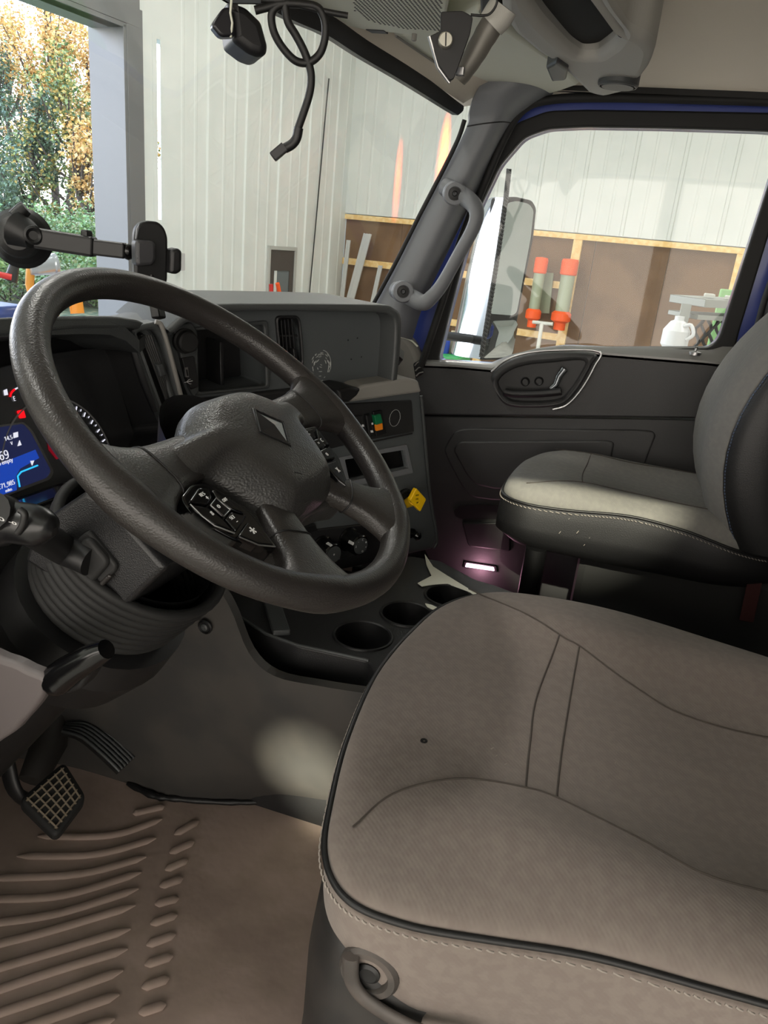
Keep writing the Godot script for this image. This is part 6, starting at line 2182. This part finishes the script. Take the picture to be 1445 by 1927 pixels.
func cushion(parent: Node3D, outline: PackedVector2Array, k: Dictionary, edge: Callable, top_m: Material, side_m: Material, bottom: float) -> void:
	# outline: x, z round the cushion; edge gives the piping height at a point
	var o := smooth2(outline, 8)
	var ring_at := func(shrink: float, y_of: Callable) -> PackedVector3Array:
		var r := PackedVector3Array()
		for q in o:
			var c := Vector2(k.cx + (q.x - k.cx) * 0.08, k.zc + (q.y - k.zc) * 0.25)
			var p := q + (c - q) * shrink
			r.append(Vector3(p.x, y_of.call(p, q), p.y))
		return r
	var rings := []
	for c: Array in [[0.2, bottom - 0.005], [0.12, bottom], [k.under, bottom + 0.03]]:
		rings.append(ring_at.call(c[0], func(p: Vector2, q: Vector2) -> float: return c[1]))
	for c: Array in [[k.under * 0.7 - 0.01, 0.35], [k.under * 0.3 - 0.015, 0.65], [-0.012, 0.9], [0.0, 1.0]]:
		rings.append(ring_at.call(c[0], func(p: Vector2, q: Vector2) -> float: return lerpf(bottom + 0.03, edge.call(q) as float, c[1])))
	var st := S()
	loft(st, rings, true, false)
	part("side_cover", st, side_m, parent)
	rings = []
	for c: Array in [[0.004, 0.0], [-0.006, 0.10], [0.0, 0.35], [0.025, 0.68], [0.07, 0.9], [0.14, 1.0], [0.22, 1.0], [0.3, 1.0], [0.38, 1.0], [0.46, 1.0], [0.54, 1.0], [0.62, 1.0], [0.7, 1.0], [0.78, 1.0], [0.86, 1.0], [0.93, 1.0], [1.0, 1.0]]:
		rings.append(ring_at.call(c[0], func(p: Vector2, q: Vector2) -> float: return lerpf(edge.call(q) as float, cushion_height(p.x, p.y, k), c[1])))
	st = S()
	loft(st, rings, false, true)
	part("top_cover", st, top_m, parent)
	st = S()
	var pip := PackedVector3Array()
	for q in o:
		pip.append(Vector3(q.x + (q.x - k.cx) * 0.012, edge.call(q) as float, q.y + (q.y - k.zc) * 0.012))
	tube(st, pip, 0.0032, 8, true)
	part("piping", st, mats["black"], parent)
	# stitches below the piping
	st = S()
	for i in range(0, pip.size()):
		var a := pip[i]
		var b := pip[(i + 1) % pip.size()]
		var n := maxi(1, int(a.distance_to(b) / 0.0075))
		var out := Vector3(a.x - k.cx, 0, (a.z - k.zc) * 0.6).normalized() * 0.0045
		for j in n:
			var s := a.lerp(b, (j + 0.15) / n) + out + Vector3(0, -0.0065, 0)
			var e := a.lerp(b, (j + 0.8) / n) + out + Vector3(0, -0.0085, 0)
			tube(st, PackedVector3Array([s, s.lerp(e, 0.5) + out * 0.15, e]), 0.0012, 4)
	stuff(part("stitching", st, k.thread, parent, "row of pale stitches"))

func seam_line(parent: Node3D, pts: PackedVector3Array, k: Dictionary, m: Material) -> void:
	var st := S()
	var path := PackedVector3Array()
	for q in smooth3(pts, 6):
		path.append(Vector3(q.x, cushion_height(q.x, q.z, k) + 0.0004, q.z))
	tube(st, path, 0.0011, 6)
	part("seam", st, m, parent)

func seats() -> void:
	# woven seat cloth: fine ribs in relief and a slight mottling of dust
	var w := Image.create(128, 128, false, Image.FORMAT_L8)
	for y in 128:
		for x in 128:
			var v := 0.5 + 0.5 * sin((x + y) * TAU / 8.0) * (0.7 + 0.3 * sin((x - y) * TAU / 16.0))
			w.set_pixel(x, y, Color(v, v, v))
	var weave := ImageTexture.create_from_image(w)
	var cloth := mottled("seat cloth", Color(0.44, 0.403, 0.38), Color(0.465, 0.428, 0.402), 0.95, 1.7, 0.01, 31)
	cloth.heightmap_enabled = true
	cloth.heightmap_texture = weave
	cloth.heightmap_scale = 0.02
	cloth.uv1_scale = Vector3.ONE * 11.0
	cloth.rim_enabled = true
	cloth.rim = 0.25
	var thread := plain("thread", Color(0.55, 0.52, 0.49), 0.8)
	var seam := plain("seam brown", Color(0.27, 0.245, 0.225), 0.9)
	# driver's seat
	var t := thing("truck_seat", "greyish brown cloth driver's seat in the foreground with a small burn hole", "seat", Vector3(0.82, CAB_FLOOR, 0.13))
	var k := {"cx": 0.825, "half": 0.335, "z0": -0.23, "z1": 0.52, "zc": 0.14, "y": 1.788, "tilt": 0.012, "dish": 0.022, "front": 0.004, "thread": thread, "under": 0.025}
	var edge := func(q: Vector2) -> float: return 1.765 + 0.022 * clampf((q.x - 0.5) / 0.6, 0.0, 1.0) - 0.012 * clampf(q.y / 0.4, 0.0, 1.0)
	var outline := P2([0.492, -0.135, 0.487, -0.08, 0.5, -0.01, 0.52, 0.08, 0.532, 0.2, 0.55, 0.36, 0.62, 0.5, 0.82, 0.53, 1.03, 0.5, 1.10, 0.36, 1.14, 0.2, 1.16, 0.07, 1.15, -0.04, 1.12, -0.13, 1.05, -0.185, 0.95, -0.21, 0.83, -0.222, 0.7, -0.212, 0.6, -0.193, 0.53, -0.172])
	cushion(t, outline, k, edge, cloth, cloth, 1.59)
	for c: PackedVector3Array in [P3([1.101,1.79,-0.16,1.051,1.79,-0.082,1.002,1.79,-0.004,0.99,1.79,0.028,0.943,1.79,0.109,0.918,1.79,0.168,0.921,1.79,0.268,0.951,1.79,0.369]), P3([0.554,1.79,-0.159,0.609,1.79,-0.135,0.654,1.79,-0.078,0.673,1.79,-0.012,0.675,1.79,0.027,0.652,1.79,0.108,0.626,1.79,0.166,0.631,1.79,0.225,0.649,1.79,0.298]), P3([1.003,1.79,-0.005,0.854,1.79,-0.017,0.761,1.79,-0.013,0.675,1.79,-0.007]), P3([0.989,1.79,0.025,0.849,1.79,0.024,0.768,1.79,0.024,0.676,1.79,0.026])]:
		seam_line(t, c, k, seam)
	var st := S()
	var hq := V([0.706,1.795,-0.128])
	hq.y = cushion_height(hq.x, hq.z, k)
	var hx := Transform3D(Basis(Vector3.RIGHT, Vector3(0, 0, -1), Vector3.UP), hq)
	lathe(st, [0.0046, -0.001, 0.0042, 0.0008, 0.003, 0.0004, 0.0, -0.0002], hx, 10)
	part("burn_hole", st, plain("char", Color(0.02, 0.018, 0.015), 0.9), t, "small black burn hole")
	st = S()
	for c: Array in [[0.724,1.79,-0.053, 0.0022], [0.714,1.79,-0.046, 0.0015], [0.704,1.79,-0.034, 0.0014], [0.775,1.79,0.085, 0.0008]]:
		var q := Vector3(c[0], 0, c[2])
		q.y = cushion_height(q.x, q.z, k)
		tube(st, PackedVector3Array([q, q + Vector3(c[3] * 1.6, 0.0004, c[3])]), [c[3] * 0.5, c[3] * 0.35], 5)
	stuff(part("lint", st, thread, t, "specks of pale lint"))
	# lower plastic shell and pedestal
	var ring_pts := smooth2(outline, 4)
	var rings := []
	for c: Array in [[0.02, CAB_FLOOR], [-0.01, CAB_FLOOR + 0.06], [0.06, 1.42], [0.035, 1.5], [0.01, 1.55], [0.0, 1.585], [0.03, 1.61], [0.12, 1.62]]:
		var r := PackedVector3Array()
		for q in ring_pts:
			var cc := Vector2(0.82, 0.14)
			var p: Vector2 = q + (cc - q) * c[0]
			r.append(Vector3(p.x, c[1], p.y))
		rings.append(r)
	st = S()
	loft(st, rings, false, true)
	part("base_shell", st, mottled("dusty shell", Color(0.10, 0.096, 0.094), Color(0.16, 0.148, 0.14), 0.55, 2.0, 0.015, 41), t, "dark dusty plastic seat base")
	# dark plastic shroud round the front of the base
	var fr := []
	var hold := smooth2(outline, 8)
	for i in hold.size():
		var q := hold[(i + hold.size() / 2) % hold.size()]
		if q.y < -0.055:
			fr.append(q)
	rings = []
	for c: Array in [[0.03, 1.722], [0.0, 1.715], [-0.012, 1.69], [-0.03, 1.62], [-0.03, 1.52], [-0.045, 1.42], [-0.07, CAB_FLOOR]]:
		var r := PackedVector3Array()
		for i in fr.size():
			var q: Vector2 = fr[i]
			var p: Vector2 = q + (Vector2(0.82, 0.14) - q) * (c[0] as float)
			# the shroud's end slopes away below the side cover
			var drop := 0.06 * smoothstep(0.35, 0.0, minf(i, fr.size() - 1 - i) / float(fr.size()) * 2.0)
			r.append(Vector3(p.x, maxf(CAB_FLOOR, c[1] - drop), p.y))
		rings.append(r)
	st = S()
	loft(st, rings, false, false, false)
	part("front_shroud", st, mats["dusty shell"], t)
	mottled("shell edge", Color(0.24, 0.225, 0.215), Color(0.31, 0.285, 0.27), 0.55, 2.0, 0.015, 43)
	var kf := Transform3D(Basis(Vector3(0, 0, 1), Vector3.UP, Vector3(-1, 0, 0)), V([0.485,1.691,-0.11]))
	st = S()
	lathe(st, [0.03, -0.03, 0.029, 0.0, 0.026, 0.004, 0.02, 0.004, 0.017, -0.004, 0.014, -0.012, 0.0, -0.012], kf, 28)
	part("knob_ring", st, mats["shell edge"], t)
	st = S()
	tube(st, smooth3(P3([0.478,1.712,-0.127,0.478,1.681,-0.122,0.478,1.664,-0.102,0.478,1.654,-0.06,0.478,1.655,-0.001]), 5), 0.008, 12, false, Vector3(1, 0, 0), 0.6)
	part("shell_edge", st, mats["shell edge"], t)
	st = S()
	lathe(st, [0.011, -0.014, 0.011, 0.001, 0.008, 0.003, 0.0, 0.002], kf, 18)
	part("knob", st, mats["black"], t)
	# driver's backrest stands behind the frame
	seat_back(t, 0.55, 1.12, 0.52, 1.74, 2.46, 0.2, cloth, cloth, false)
	# passenger seat
	var grey := mottled("passenger cloth", Color(0.44, 0.435, 0.42), Color(0.465, 0.46, 0.44), 0.95, 1.7, 0.01, 33)
	grey.heightmap_enabled = true
	grey.heightmap_texture = weave
	grey.heightmap_scale = 0.02
	grey.uv1_scale = Vector3.ONE * 11.0
	t = thing("truck_seat", "grey cloth passenger seat with black vinyl sides beside the far door", "seat", Vector3(1.88, CAB_FLOOR, 0.1))
	k = {"cx": 1.885, "half": 0.215, "z0": -0.215, "z1": 0.44, "zc": 0.12, "y": 1.812, "tilt": 0.004, "dish": 0.012, "front": 0.006, "thread": thread, "under": -0.03}
	edge = func(q: Vector2) -> float: return 1.775 + 0.018 * exp(-pow((q.y - 0.1) / 0.12, 2.0)) - 0.03 * smoothstep(0.2, 0.42, q.y) + 0.012 * (q.x - 1.68) / 0.4
	cushion(t, P2([1.682, -0.14, 1.678, -0.04, 1.676, 0.08, 1.678, 0.2, 1.685, 0.33, 1.74, 0.43, 1.88, 0.45, 2.03, 0.43, 2.09, 0.33, 2.10, 0.2, 2.10, 0.05, 2.085, -0.08, 2.04, -0.15, 1.97, -0.185, 1.88, -0.2, 1.79, -0.205, 1.72, -0.195]), k, edge, grey, mats["vinyl"], 1.66)
	seam_line(t, P3([1.715, 0, -0.15, 1.745, 0, -0.06, 1.755, 0, 0.06, 1.74, 0, 0.2, 1.735, 0, 0.36]), k, seam)
	seam_line(t, P3([2.06, 0, -0.12, 2.03, 0, -0.04, 2.02, 0, 0.08, 2.03, 0, 0.2, 2.035, 0, 0.36]), k, seam)
	seam_line(t, P3([1.75, 0, -0.02, 1.88, 0, -0.03, 2.03, 0, -0.02]), k, seam)
	st = S()
	for c: Array in [[1.658,1.729,-0.05, 0.003], [1.658,1.738,-0.011, 0.0035], [1.658,1.71,0.008, 0.002], [1.658,1.766,-0.036, 0.0018], [1.658,1.73,0.016, 0.0015]]:
		var q := Vector3(c[0], c[1], c[2])
		tube(st, PackedVector3Array([q + Vector3(0, c[3], 0), q - Vector3(0, c[3], c[3])]), [c[3] * 0.25, c[3] * 0.3], 5)
	stuff(part("scuffs", st, thread, t, "pale scuff marks"))
	seat_back(t, 1.66, 2.11, 0.228, 1.76, 2.55, 0.22, grey, mats["vinyl"], true)
	# pedestal under the passenger seat
	st = S()
	block(st, Vector3(1.76, CAB_FLOOR, 0.0), Vector3(2.08, 1.67, 0.75), 0.02)
	part("pedestal", st, plain("pedestal grey", Color(0.13, 0.13, 0.13), 0.7), t)
	st = S()
	tube(st, P3([1.70, 1.27, -0.10, 1.70, 1.665, -0.10]), 0.026, 12)
	part("support_post", st, mats["black"], t)
	# red belt strap
	t = thing("seat_belt", "dark red seat belt strap hanging behind the passenger seat", "belt", V([1.6,1.66,0.375]))
	st = S()
	beam(st, V([1.72,1.776,0.38]), V([1.7,1.589,0.387]), 0.03, 0.003, Vector3(1, 0, 0))
	part("strap", st, plain("belt red", Color(0.2, 0.03, 0.03), 0.8), t)

func seat_back(parent: Node3D, x0: float, x1: float, z: float, y0: float, y1: float, lean: float, front_m: Material, side_m: Material, seam: bool) -> void:
	# rounded slab: cloth front panel, padded side bolsters
	var rings := []
	var front := []
	var line := PackedVector3Array()
	for k in 20:
		var f := k / 19.0
		var y := lerpf(y0, y1, f)
		var h := y - y0 - lean
		var bow := z + (1.45 * h * h if h < 0.26 else 0.098 + 0.754 * (h - 0.26))
		var half := (x1 - x0) / 2.0 * (1.0 - 0.13 * pow(f, 2.5)) * (0.96 + 0.04 * sin(minf(1.0, f * 5.0) * PI / 2))
		var mid := (x0 + x1) / 2.0
		var ring := PackedVector3Array()
		for i in 32:
			var a := TAU * i / 32
			var cx := signf(cos(a)) * pow(absf(cos(a)), 0.5)
			var cz := signf(sin(a)) * pow(absf(sin(a)), 0.65)
			ring.append(Vector3(mid + cx * half, y, bow + 0.085 + cz * 0.085))
		rings.append(ring)
		var row := PackedVector3Array()
		for i in 15:
			var s := i / 14.0 * 2.0 - 1.0
			row.append(Vector3(mid + s * half * 0.9, y, bow + 0.012 + 0.012 * s * s - 0.022 * (1.0 - pow(absf(s), 6.0)) - 0.012 * exp(-pow((absf(s) - 0.7) / 0.2, 2.0))))
		front.append(row)
		line.append(row[0] + Vector3(-0.005, 0, 0.006))
	var st := S()
	loft(st, rings, true, true)
	part("back_bolster", st, side_m, parent)
	st = S()
	sheet(st, front, Vector3(0, 0, 0.03))
	part("back_panel", st, front_m, parent)
	if seam:
		st = S()
		for i in line.size() - 1:
			for j in 6:
				var a := line[i].lerp(line[i + 1], j / 6.0)
				tube(st, PackedVector3Array([a, line[i].lerp(line[i + 1], (j + 0.6) / 6.0)]), 0.0011, 4)
		stuff(part("back_stitching", st, plain("blue thread", Color(0.3, 0.36, 0.46), 0.8), parent, "blue grey stitches"))

# ------------------------------------------------------------------ phone holder
func phone_holder() -> void:
	var t := thing("phone_holder", "black phone holder on a telescopic arm with suction cup on the windscreen", "phone holder", V([0.958,2.271,-0.877]))
	var bk := plain("holder black", Color(0.055, 0.055, 0.06), 0.5)
	var c := V([0.958,2.274,-0.878])
	var ax := Vector3(-0.75, 0.1, 0.45).normalized()
	var cf := Transform3D(Basis.looking_at(-ax, Vector3.UP), c)
	var st := S()
	lathe(st, [0.0, -0.02, 0.042, -0.02, 0.044, -0.014, 0.038, -0.004, 0.031, 0.004, 0.029, 0.016, 0.02, 0.022, 0.0, 0.024], cf, 32)
	part("suction_cup", st, bk, t)
	st = S()
	tube(st, P3([0.948,2.301,-0.874,0.956,2.313,-0.867,0.958,2.316,-0.864]), [0.012, 0.011, 0.010], 10)
	part("lever", st, mats["black"], t)
	st = S()
	lathe(st, [0.013, -0.012, 0.013, 0.012, 0.010, 0.014, 0.006, 0.011, 0.0, 0.011], Transform3D(Basis(Vector3(0.7, 0, 0.7), Vector3.UP, Vector3(-0.68, 0.25, 0.68).normalized()).orthonormalized(), V([0.936,2.28,-0.835])), 20)
	part("pivot", st, bk, t)
	st = S()
	tube(st, P3([0.944,2.285,-0.872,0.947,2.277,-0.845]), [0.026, 0.017], 12)
	part("joint", st, bk, t)
	st = S()
	beam(st, V([0.943,2.276,-0.834]), V([0.974,2.271,-0.758]), 0.027, 0.028, Vector3.UP, 0.004)
	part("outer_arm", st, bk, t)
	st = S()
	beam(st, V([0.973,2.271,-0.761]), V([0.989,2.27,-0.716]), 0.022, 0.022, Vector3.UP, 0.003)
	part("inner_arm", st, bk, t)
	st = S()
	var kp := V([0.971,2.288,-0.77])
	beam(st, kp + Vector3(-0.001, -0.012, 0), kp + Vector3(0, 0.006, 0), 0.014, 0.012, Vector3.BACK, 0.003)
	part("clamp_knob", st, mats["black"], t)
	st = S()
	tube(st, P3([0.987,2.27,-0.716,0.99,2.269,-0.711,0.993,2.268,-0.706]), [0.011, 0.012, 0.008], 12)
	part("ball_joint", st, mats["gloss black"], t)
	# cradle: a plate with two gripping arms, facing the driver
	var pl := Transform3D(Basis(Vector3(0.80, 0.0, 0.6).normalized(), Vector3.UP, Vector3(-0.6, 0.0, 0.8).normalized()), V([0.984,2.276,-0.667]))
	var eye := Vector3(0, 2.32, 0)
	var onto := func(list: PackedVector3Array) -> PackedVector2Array:
		var r := PackedVector2Array()
		for q in list:
			var d := q - eye
			var p := eye + d * ((pl.origin - eye).dot(pl.basis.z) / d.dot(pl.basis.z))
			r.append(Vector2((p - pl.origin).dot(pl.basis.x), (p - pl.origin).dot(pl.basis.y)))
		return r
	st = S()
	plate(st, rnd(onto.call(P3([0.967,2.23,-0.687,0.97,2.292,-0.688,0.972,2.303,-0.687,0.975,2.311,-0.682,0.981,2.315,-0.674,0.989,2.315,-0.661,0.994,2.308,-0.654,0.996,2.296,-0.65,0.996,2.275,-0.65,0.993,2.23,-0.649])), 0.008), pl, -0.012, 0.0, 0.004, [], true)
	part("cradle_plate", st, bk, t)
	st = S()
	plate(st, rnd(onto.call(P3([0.969,2.288,-0.69,0.982,2.289,-0.671,0.985,2.285,-0.668,0.984,2.263,-0.667,0.981,2.255,-0.671,0.968,2.252,-0.689,0.968,2.27,-0.69])), 0.006), pl, -0.006, 0.014, 0.005, [], true)
	part("grip_arm", st, plain("holder grey", Color(0.2, 0.2, 0.21), 0.5), t)
	st = S()
	plate(st, rnd(onto.call(P3([0.995,2.279,-0.652,1.001,2.282,-0.643,1.003,2.278,-0.638,1.002,2.251,-0.638,0.998,2.246,-0.643,0.993,2.246,-0.652])), 0.006), pl, -0.006, 0.018, 0.005, [], true)
	part("grip_arm", st, bk, t)
	st = S()
	for k in 7:
		var p := V([0.955,2.277,-0.675]).lerp(V([0.954,2.264,-0.674]), k / 6.0)
		tube(st, PackedVector3Array([p, p + pl.basis.x * 0.006]), 0.0009, 5)
	part("release_button", st, mats["pillar plastic"], t, "ribbed release button")
	st = S()
	plate(st, onto.call(P3([0.972,2.303,-0.687,0.974,2.31,-0.683,0.973,2.296,-0.685,0.972,2.289,-0.686,0.971,2.289,-0.688])), pl, 0.0, 0.003, 0.001)
	part("bright_edge", st, mats["pillar plastic"], t)
	st = S()
	beam(st, V([0.99,2.239,-0.674]), V([0.982,2.18,-0.657]), 0.02, 0.014, Vector3.BACK, 0.003)
	part("foot", st, mats["black"], t)
